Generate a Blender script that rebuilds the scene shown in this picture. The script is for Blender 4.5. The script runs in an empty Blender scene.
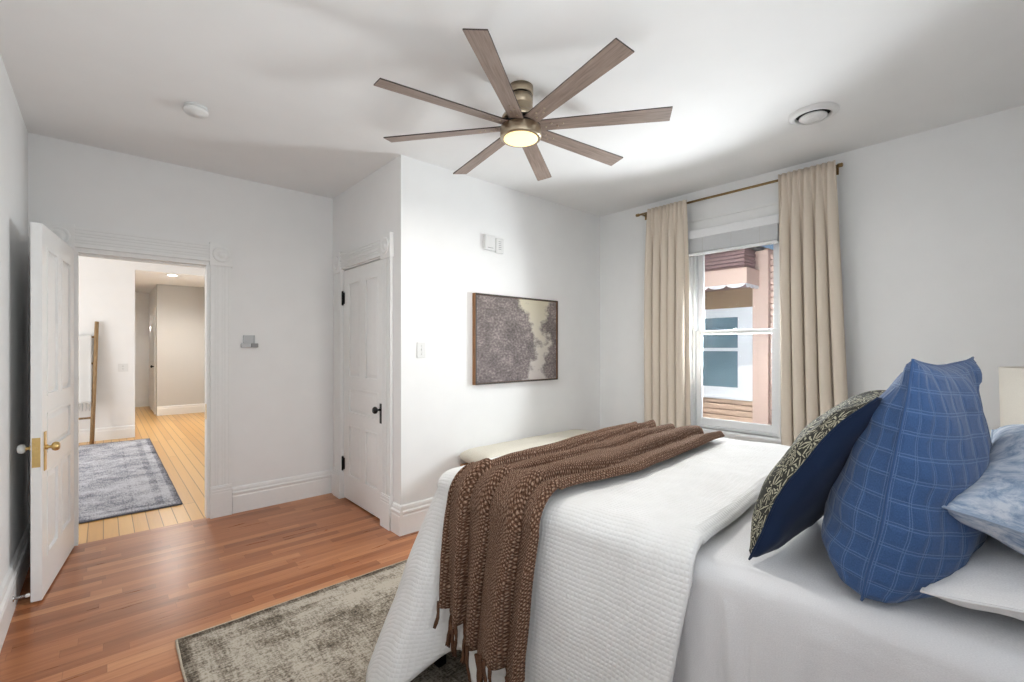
import bpy, bmesh, math, random
from mathutils import Vector, Matrix, noise
from math import sin, cos, pi, radians, exp, sqrt

random.seed(7)
SC = bpy.context.scene
COL = SC.collection

# ------------------------------------------------------------------ camera
YAW = radians(48.0527)                      # angle of the view from the +X axis towards +Y
cam_data = bpy.data.cameras.new('camera')
cam_data.sensor_width = 36.0
cam_data.lens = 36.0 * 454.67 / 1024.0
cam_data.shift_y = 6.5 / 1024.0
cam_data.clip_start = 0.02
camera = bpy.data.objects.new('camera', cam_data)
COL.objects.link(camera)
camera.location = (0.0, 0.0, 1.3488)
camera.rotation_euler = (radians(90), 0, YAW - radians(90))
SC.camera = camera

# ------------------------------------------------------------------ view / exposure
SC.view_settings.view_transform = 'Standard'
SC.view_settings.look = 'None'
SC.view_settings.gamma = 1.0
SC.view_settings.use_curve_mapping = False
SC.view_settings.exposure = 0.57

# ------------------------------------------------------------------ world, sun, daylight, added fill lamps
world = bpy.data.worlds.new('world'); SC.world = world
world.use_nodes = True
wn = world.node_tree
for n in list(wn.nodes): wn.nodes.remove(n)
w_out = wn.nodes.new('ShaderNodeOutputWorld')
w_bg = wn.nodes.new('ShaderNodeBackground')
w_sky = wn.nodes.new('ShaderNodeTexSky')
w_sky.sky_type = 'NISHITA'; w_sky.sun_disc = False
w_sky.sun_elevation = radians(48); w_sky.sun_rotation = radians(200)
w_bg.inputs['Strength'].default_value = 0.055
wn.links.new(w_sky.outputs['Color'], w_bg.inputs['Color'])
wn.links.new(w_bg.outputs['Background'], w_out.inputs['Surface'])

def add_sun(name, direction, energy, angle, colour):
    d = bpy.data.lights.new(name, 'SUN'); d.energy = energy; d.angle = angle; d.color = colour
    o = bpy.data.objects.new(name, d); COL.objects.link(o)
    o.rotation_euler = Vector(direction).to_track_quat('-Z', 'Y').to_euler()
    o.location = (5, 6, 6)
    return o
def add_area(name, loc, direction, sx, sy, energy, colour=(1, 1, 1)):
    d = bpy.data.lights.new(name, 'AREA'); d.shape = 'RECTANGLE'; d.size = sx; d.size_y = sy
    d.energy = energy; d.color = colour
    o = bpy.data.objects.new(name, d); COL.objects.link(o); o.location = loc
    o.rotation_euler = Vector(direction).to_track_quat('-Z', 'Z').to_euler()
    return o
add_sun('sun', (0.36, -0.55, -0.75), 1.7, radians(0.5), (1.0, 0.95, 0.87))
add_area('daylight_head_window', (0.45, -0.66, 1.55), (-0.15, 0.72, 0.66), 0.9, 1.45, 19, (0.93, 0.975, 1.0))  # fill lamp behind the camera, shining through the added head-wall window
add_area('daylight_window', (4.12, 1.605, 1.45), (-1, 0.0, 0.0), 0.60, 1.45, 112, (0.91, 0.968, 1.0))
add_area('daylight_hall', (-2.6, 7.0, 1.7), (1, 0.1, 0.0), 3.0, 1.8, 62, (0.97, 0.985, 1.0))  # unseen lamp added to brighten the hall from the left
add_area('daylight_hall_end', (1.0, 12.9, 1.9), (0.0, -0.6, -0.8), 0.5, 0.5, 30, (1.0, 0.97, 0.93))  # unseen lamp added to lift the far end of the hall

# ------------------------------------------------------------------ constants of the place
XL, XC, XW = -0.363, 1.596, 3.93            # left wall, closet side, window wall
YH, YP, YD = -0.55, 2.972, 4.28             # head wall, picture wall, door wall
H = 2.74

# ------------------------------------------------------------------ material helpers
def new_mat(name):
    m = bpy.data.materials.new(name); m.use_nodes = True
    nt = m.node_tree
    b = nt.nodes['Principled BSDF']
    return m, nt, b
def node(nt, typ, **kw):
    n = nt.nodes.new(typ)
    for k, v in kw.items():
        if k in ('operation', 'blend_type', 'data_type', 'feature', 'distance', 'wave_type', 'bands_direction', 'vector_type', 'noise_dimensions'):
            setattr(n, k, v)
        else:
            n.inputs[k].default_value = v
    return n
def ramp(nt, fac, stops, interp='LINEAR'):
    r = nt.nodes.new('ShaderNodeValToRGB'); r.color_ramp.interpolation = interp
    el = r.color_ramp.elements
    while len(el) < len(stops): el.new(0.5)
    for e, (p, c) in zip(el, stops):
        e.position = p; e.color = (c[0], c[1], c[2], 1)
    nt.links.new(fac, r.inputs['Fac'])
    return r.outputs['Color']
def coords(nt, kind='Object', scale=(1, 1, 1), rot=(0, 0, 0), loc=(0, 0, 0)):
    t = nt.nodes.new('ShaderNodeTexCoord'); mp = nt.nodes.new('ShaderNodeMapping')
    mp.inputs['Scale'].default_value = scale; mp.inputs['Rotation'].default_value = rot
    mp.inputs['Location'].default_value = loc
    nt.links.new(t.outputs[kind], mp.inputs['Vector'])
    return mp.outputs['Vector']
def mixc(nt, fac, a, b, mode='MIX'):
    m = nt.nodes.new('ShaderNodeMix'); m.data_type = 'RGBA'; m.blend_type = mode
    for s, v in ((0, fac), (6, a), (7, b)):
        if hasattr(v, 'is_output'): nt.links.new(v, m.inputs[s])
        elif s == 0: m.inputs[0].default_value = v
        else: m.inputs[s].default_value = (v[0], v[1], v[2], 1)
    return m.outputs[2]
def math_n(nt, op, a, b=0.0, c=None):
    m = nt.nodes.new('ShaderNodeMath'); m.operation = op
    for i, v in enumerate((a, b, c)):
        if v is None: continue
        if hasattr(v, 'is_output'): nt.links.new(v, m.inputs[i])
        else: m.inputs[i].default_value = v
    return m.outputs[0]
def bump(nt, bsdf, height, strength=0.3, dist=0.01):
    b = nt.nodes.new('ShaderNodeBump'); b.inputs['Strength'].default_value = strength
    b.inputs['Distance'].default_value = dist
    nt.links.new(height, b.inputs['Height']); nt.links.new(b.outputs['Normal'], bsdf.inputs['Normal'])
def lin(r, g, b):
    f = lambda v: (v / 255 / 12.92) if v / 255 <= 0.04045 else ((v / 255 + 0.055) / 1.055) ** 2.4
    return (f(r), f(g), f(b))
def plain(name, rgb, rough=0.5, metal=0.0, spec=0.5, noise_amt=0.0, noise_scale=40, bump_s=0.0):
    m, nt, b = new_mat(name)
    b.inputs['Roughness'].default_value = rough; b.inputs['Metallic'].default_value = metal
    b.inputs['Specular IOR Level'].default_value = spec
    v = coords(nt)
    nz = node(nt, 'ShaderNodeTexNoise', Scale=noise_scale, Detail=4.0)
    nt.links.new(v, nz.inputs['Vector'])
    a = max(noise_amt, 0.01)
    c = ramp(nt, nz.outputs['Fac'], [(0.3, tuple(x * (1 - a) for x in rgb)), (0.7, tuple(min(1, x * (1 + a)) for x in rgb))])
    nt.links.new(c, b.inputs['Base Color'])
    if bump_s: bump(nt, b, nz.outputs['Fac'], bump_s, 0.004)
    return m

M = {}
M['wall'] = plain('wall_paint', (0.88, 0.88, 0.875), 0.75, spec=0.25, noise_scale=6, bump_s=0.05)
M['ceiling'] = plain('ceiling_paint', (0.88, 0.88, 0.875), 0.85, spec=0.2, noise_scale=5)
M['trim'] = plain('trim_paint', (0.88, 0.88, 0.87), 0.35, spec=0.5)
M['hall_grey'] = plain('hall_grey_paint', (0.62, 0.61, 0.59), 0.75, spec=0.25)
M['plastic'] = plain('white_plastic', (0.78, 0.78, 0.77), 0.4)
M['plastic_grey'] = plain('grey_plastic', (0.30, 0.30, 0.30), 0.4)
M['clear_grey'] = plain('pale_grey_plastic', (0.55, 0.56, 0.57), 0.2)
M['black'] = plain('black_metal', (0.012, 0.012, 0.013), 0.35, 0.6)
M['dark'] = plain('dark_gap', (0.01, 0.01, 0.01), 0.9)
M['brass'] = plain('brass', (0.72, 0.52, 0.22), 0.28, 1.0, noise_amt=0.08)
M['rodbrass'] = plain('aged_brass', (0.30, 0.20, 0.09), 0.38, 1.0, noise_amt=0.1)
M['fanbrass'] = plain('brushed_champagne_bronze', (0.46, 0.38, 0.28), 0.33, 1.0, noise_amt=0.06)
M['chrome'] = plain('steel', (0.6, 0.6, 0.6), 0.25, 1.0)
M['lampshade'] = plain('lamp_shade_linen', (0.86, 0.82, 0.74), 0.9, spec=0.1, noise_scale=250, noise_amt=0.03)
M['ceramic'] = plain('white_ceramic', (0.75, 0.74, 0.72), 0.25)
M['cream'] = plain('cream_boucle', (0.70, 0.66, 0.57), 0.95, spec=0.1, noise_scale=160, noise_amt=0.08, bump_s=0.4)
M['window_paint'] = plain('window_paint', (0.82, 0.83, 0.84), 0.35)

def wood(name, c1, c2, axis=0, scale=1.0, rough=0.5, stretch=18):
    m, nt, b = new_mat(name)
    sc = [stretch * scale] * 3; sc[axis] = 1.2 * scale
    v = coords(nt, 'Object', sc)
    nz = node(nt, 'ShaderNodeTexNoise', Scale=2.0, Detail=6.0, Roughness=0.6, Distortion=0.4)
    nt.links.new(v, nz.inputs['Vector'])
    c = ramp(nt, nz.outputs['Fac'], [(0.3, c1), (0.7, c2)])
    nt.links.new(c, b.inputs['Base Color']); b.inputs['Roughness'].default_value = rough
    bump(nt, b, nz.outputs['Fac'], 0.12, 0.003)
    return m
M['blade'] = wood('driftwood_blade', lin(126, 108, 98), lin(164, 146, 134), 0, 2.5, 0.5)
M['blade_edge'] = plain('dark_blade_edge', lin(58, 46, 42), 0.6)
M['oak'] = wood('oak_wood', lin(150, 104, 62), lin(190, 142, 92), 0, 3, 0.5)
M['ladderwood'] = wood('ladder_wood', lin(128, 100, 70), lin(176, 146, 106), 2, 3, 0.6)
M['frame_side'] = wood('walnut_frame', lin(120, 80, 48), lin(158, 112, 70), 2, 3, 0.5)
M['frame_face'] = plain('dark_frame_edge', lin(62, 52, 44), 0.5)
M['night'] = wood('nightstand_wood', lin(150, 112, 76), lin(182, 142, 102), 0, 2, 0.45)

def planks(name, along, width, length, cols, rough, gap, gapcol, offs=0.0, grain=0.5, bevel=0.15):
    m, nt, b = new_mat(name)
    rot = (0, 0, 0) if along == 'x' else (0, 0, radians(90))
    v = coords(nt, 'Object', (1, 1, 1), rot)
    br = nt.nodes.new('ShaderNodeTexBrick')
    br.offset = 0.37; br.offset_frequency = 2; br.squash = 1.0
    br.inputs['Color1'].default_value = (0, 0, 0, 1); br.inputs['Color2'].default_value = (1, 1, 1, 1)
    br.inputs['Mortar'].default_value = (0.5, 0.5, 0.5, 1)
    br.inputs['Scale'].default_value = 1.0; br.inputs['Mortar Size'].default_value = gap
    br.inputs['Mortar Smooth'].default_value = 0.1; br.inputs['Bias'].default_value = 0.0
    br.inputs['Brick Width'].default_value = length; br.inputs['Row Height'].default_value = width
    nt.links.new(v, br.inputs['Vector'])
    st = coords(nt, 'Object', (1.5, 26, 1) if along == 'x' else (26, 1.5, 1))
    nz = node(nt, 'ShaderNodeTexNoise', Scale=2.0, Detail=6.0, Roughness=0.65, Distortion=0.5)
    nt.links.new(st, nz.inputs['Vector'])
    big = node(nt, 'ShaderNodeTexNoise', Scale=1.3, Detail=2.0)
    tone = math_n(nt, 'ADD', math_n(nt, 'MULTIPLY', br.outputs['Color'], 1 - grain), math_n(nt, 'MULTIPLY', nz.outputs['Fac'], grain))
    c = ramp(nt, tone, cols)
    c = mixc(nt, br.outputs['Fac'], c, gapcol)
    nt.links.new(c, b.inputs['Base Color'])
    r = math_n(nt, 'ADD', math_n(nt, 'MULTIPLY', nz.outputs['Fac'], 0.12), rough - 0.06)
    nt.links.new(r, b.inputs['Roughness'])
    inv = math_n(nt, 'SUBTRACT', 1.0, br.outputs['Fac'])
    bump(nt, b, inv, bevel, 0.002)
    return m
def laminate():
    m, nt, b = new_mat('cherry_laminate')
    W_, L_ = 0.064, 0.60
    t = nt.nodes.new('ShaderNodeTexCoord'); sp = nt.nodes.new('ShaderNodeSeparateXYZ'); nt.links.new(t.outputs['Object'], sp.inputs[0])
    yy = math_n(nt, 'DIVIDE', math_n(nt, 'ADD', sp.outputs[1], 20.0), W_)
    row = math_n(nt, 'FLOOR', yy); fy = math_n(nt, 'FRACT', yy)
    wn_ = nt.nodes.new('ShaderNodeTexWhiteNoise'); wn_.noise_dimensions = '1D'; nt.links.new(row, wn_.inputs['W'])
    xx = math_n(nt, 'ADD', math_n(nt, 'DIVIDE', math_n(nt, 'ADD', sp.outputs[0], 20.0), L_), math_n(nt, 'MULTIPLY', wn_.outputs['Value'], 7.0))
    col = math_n(nt, 'FLOOR', xx); fx = math_n(nt, 'FRACT', xx)
    cb = nt.nodes.new('ShaderNodeCombineXYZ'); nt.links.new(row, cb.inputs[0]); nt.links.new(col, cb.inputs[1])
    w2 = nt.nodes.new('ShaderNodeTexWhiteNoise'); w2.noise_dimensions = '2D'; nt.links.new(cb.outputs[0], w2.inputs['Vector'])
    # grain, shifted per strip
    cv_ = nt.nodes.new('ShaderNodeCombineXYZ')
    nt.links.new(math_n(nt, 'ADD', math_n(nt, 'MULTIPLY', sp.outputs[0], 2.6), math_n(nt, 'MULTIPLY', w2.outputs['Value'], 30.0)), cv_.inputs[0])
    nt.links.new(math_n(nt, 'MULTIPLY', sp.outputs[1], 34.0), cv_.inputs[1])
    nz = node(nt, 'ShaderNodeTexNoise', Scale=1.0, Detail=5.0, Roughness=0.62, Distortion=0.6); nt.links.new(cv_.outputs[0], nz.inputs['Vector'])
    tone = math_n(nt, 'ADD', math_n(nt, 'MULTIPLY', w2.outputs['Value'], 0.42), math_n(nt, 'MULTIPLY', nz.outputs['Fac'], 0.58))
    c = ramp(nt, tone, [(0.20, lin(136, 82, 50)), (0.42, lin(164, 103, 66)), (0.60, lin(182, 120, 80)), (0.82, lin(206, 148, 104))])
    ey = math_n(nt, 'MULTIPLY', math_n(nt, 'MINIMUM', fy, math_n(nt, 'SUBTRACT', 1.0, fy)), W_)
    ex = math_n(nt, 'MULTIPLY', math_n(nt, 'MINIMUM', fx, math_n(nt, 'SUBTRACT', 1.0, fx)), L_)
    seam = math_n(nt, 'LESS_THAN', math_n(nt, 'MINIMUM', ex, ey), 0.0009)
    c = mixc(nt, math_n(nt, 'MULTIPLY', seam, 0.45), c, lin(104, 62, 38))
    nt.links.new(c, b.inputs['Base Color'])
    nt.links.new(math_n(nt, 'ADD', math_n(nt, 'MULTIPLY', nz.outputs['Fac'], 0.10), 0.24), b.inputs['Roughness'])
    b.inputs['Specular IOR Level'].default_value = 0.38
    bump(nt, b, math_n(nt, 'SUBTRACT', 1.0, seam), 0.08, 0.001)
    return m
M['laminate'] = laminate()
M['pine'] = planks('yellow_pine_boards', 'y', 0.085, 3.5,
    [(0.1, lin(202, 148, 80)), (0.5, lin(222, 172, 100)), (0.9, lin(234, 190, 122))], 0.3, 0.003, lin(150, 104, 52), grain=0.5)

def rug_mat(name, dark, mid, light, x0, x1, y0, y1, seed):
    m, nt, b = new_mat(name)
    v = coords(nt, 'Object', (1, 1, 1), (0, 0, 0), (seed, seed * 1.7, 0))
    n1 = node(nt, 'ShaderNodeTexNoise', Scale=5.0, Detail=8.0, Roughness=0.75)
    nt.links.new(v, n1.inputs['Vector'])
    vx = coords(nt, 'Object', (14, 90, 1)); n2 = node(nt, 'ShaderNodeTexNoise', Scale=1.0, Detail=3.0, Roughness=0.7)
    nt.links.new(vx, n2.inputs['Vector'])
    vy = coords(nt, 'Object', (90, 12, 1)); n3 = node(nt, 'ShaderNodeTexNoise', Scale=1.0, Detail=3.0, Roughness=0.7)
    nt.links.new(vy, n3.inputs['Vector'])
    n4 = node(nt, 'ShaderNodeTexNoise', Scale=120.0, Detail=2.0); nt.links.new(v, n4.inputs['Vector'])
    vo = node(nt, 'ShaderNodeTexVoronoi', Scale=4.2); vo.feature = 'SMOOTH_F1'; nt.links.new(v, vo.inputs['Vector'])
    # border bands: distance from the rug's edge
    tc = nt.nodes.new('ShaderNodeTexCoord'); sp = nt.nodes.new('ShaderNodeSeparateXYZ')
    nt.links.new(tc.outputs['Object'], sp.inputs[0])
    dx = math_n(nt, 'MINIMUM', math_n(nt, 'SUBTRACT', sp.outputs[0], x0), math_n(nt, 'SUBTRACT', x1, sp.outputs[0]))
    dy = math_n(nt, 'MINIMUM', math_n(nt, 'SUBTRACT', sp.outputs[1], y0), math_n(nt, 'SUBTRACT', y1, sp.outputs[1]))
    dd = math_n(nt, 'MINIMUM', dx, dy)
    band = ramp(nt, dd, [(0.0, (0.25,) * 3), (0.035, (0.3,) * 3), (0.045, (0.62,) * 3), (0.10, (0.6,) * 3), (0.11, (0.40,) * 3), (0.16, (0.45,) * 3), (0.17, (0.6,) * 3), (0.30, (0.52,) * 3), (0.31, (0.38,) * 3), (0.33, (0.5,) * 3)])
    t = math_n(nt, 'ADD', math_n(nt, 'MULTIPLY', n1.outputs['Fac'], 0.75), math_n(nt, 'MULTIPLY', n2.outputs['Fac'], 0.5))
    t = math_n(nt, 'ADD', t, math_n(nt, 'MULTIPLY', n3.outputs['Fac'], 0.45))
    t = math_n(nt, 'ADD', t, math_n(nt, 'MULTIPLY', n4.outputs['Fac'], 0.5))
    t = math_n(nt, 'ADD', t, math_n(nt, 'MULTIPLY', vo.outputs['Distance'], 0.22))
    t = math_n(nt, 'ADD', t, math_n(nt, 'MULTIPLY', band, 0.45))
    t = math_n(nt, 'MULTIPLY', math_n(nt, 'SUBTRACT', t, 0.95), 1.35)
    c = ramp(nt, t, [(0.22, dark), (0.50, mid), (0.78, light)])
    nt.links.new(c, b.inputs['Base Color']); b.inputs['Roughness'].default_value = 0.95
    b.inputs['Specular IOR Level'].default_value = 0.1
    bump(nt, b, n4.outputs['Fac'], 0.5, 0.004)
    return m
M['rug'] = rug_mat('distressed_grey_brown_rug', lin(50, 46, 42), lin(122, 112, 99), lin(186, 177, 163), 0.25, 3.45, 0.15, 2.575, 3.1)
M['hall_rug'] = rug_mat('distressed_blue_grey_rug', lin(66, 68, 76), lin(136, 137, 146), lin(202, 203, 208), -1.25, 0.50, 4.80, 8.55, 8.3)
M['rug_edge'] = plain('rug_binding', lin(188, 176, 158), 0.9, noise_scale=200, noise_amt=0.15)
M['hall_rug_edge'] = plain('hall_rug_binding', lin(96, 98, 108), 0.9, noise_scale=200, noise_amt=0.15)

def fabric(name, rgb, scale=500, rough=0.9, sheen=0.2, bump_s=0.15):
    m, nt, b = new_mat(name)
    v = coords(nt, 'UV')
    w1 = node(nt, 'ShaderNodeTexNoise', Scale=scale, Detail=2.0); nt.links.new(v, w1.inputs['Vector'])
    w2 = node(nt, 'ShaderNodeTexNoise', Scale=9.0, Detail=3.0); nt.links.new(v, w2.inputs['Vector'])
    c = ramp(nt, w1.outputs['Fac'], [(0.3, tuple(x * 0.93 for x in rgb)), (0.7, tuple(min(1, x * 1.05) for x in rgb))])
    nt.links.new(c, b.inputs['Base Color']); b.inputs['Roughness'].default_value = rough
    b.inputs['Specular IOR Level'].default_value = 0.15
    b.inputs['Sheen Weight'].default_value = sheen
    h = math_n(nt, 'ADD', math_n(nt, 'MULTIPLY', w1.outputs['Fac'], 0.15), w2.outputs['Fac'])
    bump(nt, b, h, bump_s, 0.01)
    return m
M['sheet'] = fabric('white_cotton_sheet', (0.72, 0.71, 0.715), 300, 0.8, 0.1, 0.25)
M['white_pillow'] = fabric('white_pillowcase', (0.82, 0.80, 0.79), 300, 0.8, 0.1, 0.2)
M['curtain'] = fabric('oatmeal_linen', lin(220, 207, 191), 260, 0.95, 0.15, 0.08)
M['navy'] = fabric('navy_velvet', lin(21, 36, 62), 300, 0.8, 0.08, 0.15)

def duvet_mat():
    m, nt, b = new_mat('white_waffle_cotton')
    t = nt.nodes.new('ShaderNodeTexCoord'); sp = nt.nodes.new('ShaderNodeSeparateXYZ')
    nt.links.new(t.outputs['UV'], sp.inputs[0])
    k = 2 * pi / 0.0145
    nz = node(nt, 'ShaderNodeTexNoise', Scale=14.0, Detail=2.0); nt.links.new(t.outputs['UV'], nz.inputs['Vector'])
    ph = math_n(nt, 'MULTIPLY', nz.outputs['Fac'], 2.2)
    a = math_n(nt, 'ABSOLUTE', math_n(nt, 'SINE', math_n(nt, 'ADD', math_n(nt, 'MULTIPLY', sp.outputs[0], k / 2), ph)))
    c = math_n(nt, 'ABSOLUTE', math_n(nt, 'SINE', math_n(nt, 'ADD', math_n(nt, 'MULTIPLY', sp.outputs[1], k / 2), ph)))
    h = math_n(nt, 'MULTIPLY', math_n(nt, 'POWER', a, 0.8), math_n(nt, 'POWER', c, 0.8))
    col = ramp(nt, nz.outputs['Fac'], [(0.3, (0.77, 0.765, 0.75)), (0.7, (0.81, 0.805, 0.795))])
    nt.links.new(col, b.inputs['Base Color']); b.inputs['Roughness'].default_value = 0.95
    b.inputs['Specular IOR Level'].default_value = 0.1; b.inputs['Sheen Weight'].default_value = 0.15
    bump(nt, b, h, 0.38, 0.005)
    return m
M['duvet'] = duvet_mat()

def throw_mat():
    m, nt, b = new_mat('brown_chunky_knit')
    t = nt.nodes.new('ShaderNodeTexCoord'); sp = nt.nodes.new('ShaderNodeSeparateXYZ'); nt.links.new(t.outputs['UV'], sp.inputs[0])
    nz = node(nt, 'ShaderNodeTexNoise', Scale=34.0, Detail=4.0, Roughness=0.75); nt.links.new(t.outputs['UV'], nz.inputs['Vector'])
    fine = node(nt, 'ShaderNodeTexNoise', Scale=330.0, Detail=2.0); nt.links.new(t.outputs['UV'], fine.inputs['Vector'])
    wob = math_n(nt, 'MULTIPLY', nz.outputs['Fac'], 9.0)
    a_ = math_n(nt, 'ADD', sp.outputs[0], sp.outputs[1]); d_ = math_n(nt, 'SUBTRACT', sp.outputs[0], sp.outputs[1])
    k = pi / 0.0125
    h = math_n(nt, 'MULTIPLY', math_n(nt, 'ABSOLUTE', math_n(nt, 'SINE', math_n(nt, 'ADD', math_n(nt, 'MULTIPLY', a_, k), wob))),
               math_n(nt, 'ABSOLUTE', math_n(nt, 'SINE', math_n(nt, 'ADD', math_n(nt, 'MULTIPLY', d_, k), wob))))
    f = math_n(nt, 'ADD', math_n(nt, 'MULTIPLY', h, 0.45), math_n(nt, 'MULTIPLY', fine.outputs['Fac'], 0.62))
    c = ramp(nt, f, [(0.22, lin(60, 41, 31)), (0.46, lin(116, 84, 66)), (0.62, lin(150, 115, 93)), (0.80, lin(200, 174, 152))])
    nt.links.new(c, b.inputs['Base Color']); b.inputs['Roughness'].default_value = 1.0
    b.inputs['Specular IOR Level'].default_value = 0.05; b.inputs['Sheen Weight'].default_value = 0.05
    bump(nt, b, math_n(nt, 'ADD', h, math_n(nt, 'MULTIPLY', fine.outputs['Fac'], 0.3)), 0.8, 0.008)
    return m
M['throw'] = throw_mat()
M['throw_fringe'] = plain('brown_yarn', lin(92, 66, 51), 1.0, spec=0.05, noise_scale=220, noise_amt=0.35)

def quilt_blue():
    m, nt, b = new_mat('blue_stitched_cotton')
    t = nt.nodes.new('ShaderNodeTexCoord'); sp = nt.nodes.new('ShaderNodeSeparateXYZ')
    nt.links.new(t.outputs['UV'], sp.inputs[0])
    nz = node(nt, 'ShaderNodeTexNoise', Scale=18.0, Detail=3.0); nt.links.new(t.outputs['UV'], nz.inputs['Vector'])
    wob = math_n(nt, 'MULTIPLY', math_n(nt, 'SUBTRACT', nz.outputs['Fac'], 0.5), 0.003)
    def lines(s, step, w):
        q = math_n(nt, 'ADD', math_n(nt, 'ADD', s, wob), 5.0)
        p = math_n(nt, 'PINGPONG', q, step / 2)
        d1 = math_n(nt, 'ABSOLUTE', math_n(nt, 'SUBTRACT', p, 0.003))
        return math_n(nt, 'LESS_THAN', d1, w), p
    l1, p1 = lines(sp.outputs[0], 0.052, 0.0009); l2, p2 = lines(sp.outputs[1], 0.046, 0.0009)
    dash = math_n(nt, 'GREATER_THAN', math_n(nt, 'SINE', math_n(nt, 'MULTIPLY', math_n(nt, 'ADD', sp.outputs[0], sp.outputs[1]), 2000.0)), -0.5)
    L = math_n(nt, 'MULTIPLY', math_n(nt, 'MAXIMUM', l1, l2), dash)
    fine = node(nt, 'ShaderNodeTexNoise', Scale=300.0); nt.links.new(t.outputs['UV'], fine.inputs['Vector'])
    base = ramp(nt, fine.outputs['Fac'], [(0.3, lin(50, 77, 118)), (0.7, lin(63, 92, 137))])
    c = mixc(nt, math_n(nt, 'MULTIPLY', L, 0.6), base, lin(124, 148, 184))
    nt.links.new(c, b.inputs['Base Color']); b.inputs['Roughness'].default_value = 0.85
    b.inputs['Specular IOR Level'].default_value = 0.2; b.inputs['Sheen Weight'].default_value = 0.2
    puff = math_n(nt, 'MINIMUM', math_n(nt, 'MINIMUM', p1, p2), 0.012)
    h = math_n(nt, 'ADD', math_n(nt, 'MULTIPLY', puff, 60.0), nz.outputs['Fac'])
    bump(nt, b, h, 0.5, 0.006)
    return m
M['quilt'] = quilt_blue()

def floral():
    m, nt, b = new_mat('black_cream_floral')
    v = coords(nt, 'UV', (1, 1, 1), (0, 0, 0.4))
    vo = node(nt, 'ShaderNodeTexVoronoi', Scale=20.0, Randomness=0.8); nt.links.new(v, vo.inputs['Vector'])
    sub = nt.nodes.new('ShaderNodeVectorMath'); sub.operation = 'SUBTRACT'
    sc = nt.nodes.new('ShaderNodeVectorMath'); sc.operation = 'SCALE'; sc.inputs['Scale'].default_value = 1.0
    nt.links.new(v, sc.inputs[0]); nt.links.new(sc.outputs[0], sub.inputs[0]); nt.links.new(vo.outputs['Position'], sub.inputs[1])
    sp = nt.nodes.new('ShaderNodeSeparateXYZ'); nt.links.new(sub.outputs[0], sp.inputs[0])
    ang = math_n(nt, 'ARCTAN2', sp.outputs[1], sp.outputs[0])
    pet = math_n(nt, 'ABSOLUTE', math_n(nt, 'SINE', math_n(nt, 'MULTIPLY', ang, 5.0)))
    r = vo.outputs['Distance']
    on = math_n(nt, 'GREATER_THAN', math_n(nt, 'SUBTRACT', pet, math_n(nt, 'MULTIPLY', r, 0.55)), 0.55)
    core = math_n(nt, 'LESS_THAN', r, 0.13)
    on = math_n(nt, 'MULTIPLY', on, math_n(nt, 'SUBTRACT', 1.0, core))
    nz = node(nt, 'ShaderNodeTexNoise', Scale=60.0, Detail=2.0); nt.links.new(v, nz.inputs['Vector'])
    on = math_n(nt, 'MULTIPLY', on, math_n(nt, 'GREATER_THAN', nz.outputs['Fac'], 0.42))
    c = mixc(nt, on, lin(44, 44, 38), lin(172, 168, 146))
    nt.links.new(c, b.inputs['Base Color']); b.inputs['Roughness'].default_value = 0.9
    return m
M['floral'] = floral()

def frost():
    m, nt, b = new_mat('pale_blue_mottled_cotton')
    v = coords(nt, 'UV')
    n1 = node(nt, 'ShaderNodeTexNoise', Scale=16.0, Detail=6.0, Roughness=0.75, Distortion=1.2); nt.links.new(v, n1.inputs['Vector'])
    n2 = node(nt, 'ShaderNodeTexVoronoi', Scale=40.0); nt.links.new(v, n2.inputs['Vector'])
    f = math_n(nt, 'ADD', n1.outputs['Fac'], math_n(nt, 'MULTIPLY', n2.outputs['Distance'], 0.18))
    c = ramp(nt, f, [(0.42, lin(116, 136, 166)), (0.56, lin(158, 173, 194)), (0.70, lin(200, 206, 215))])
    nt.links.new(c, b.inputs['Base Color']); b.inputs['Roughness'].default_value = 0.9
    bump(nt, b, n1.outputs['Fac'], 0.2, 0.01)
    return m
M['frost'] = frost()

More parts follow.
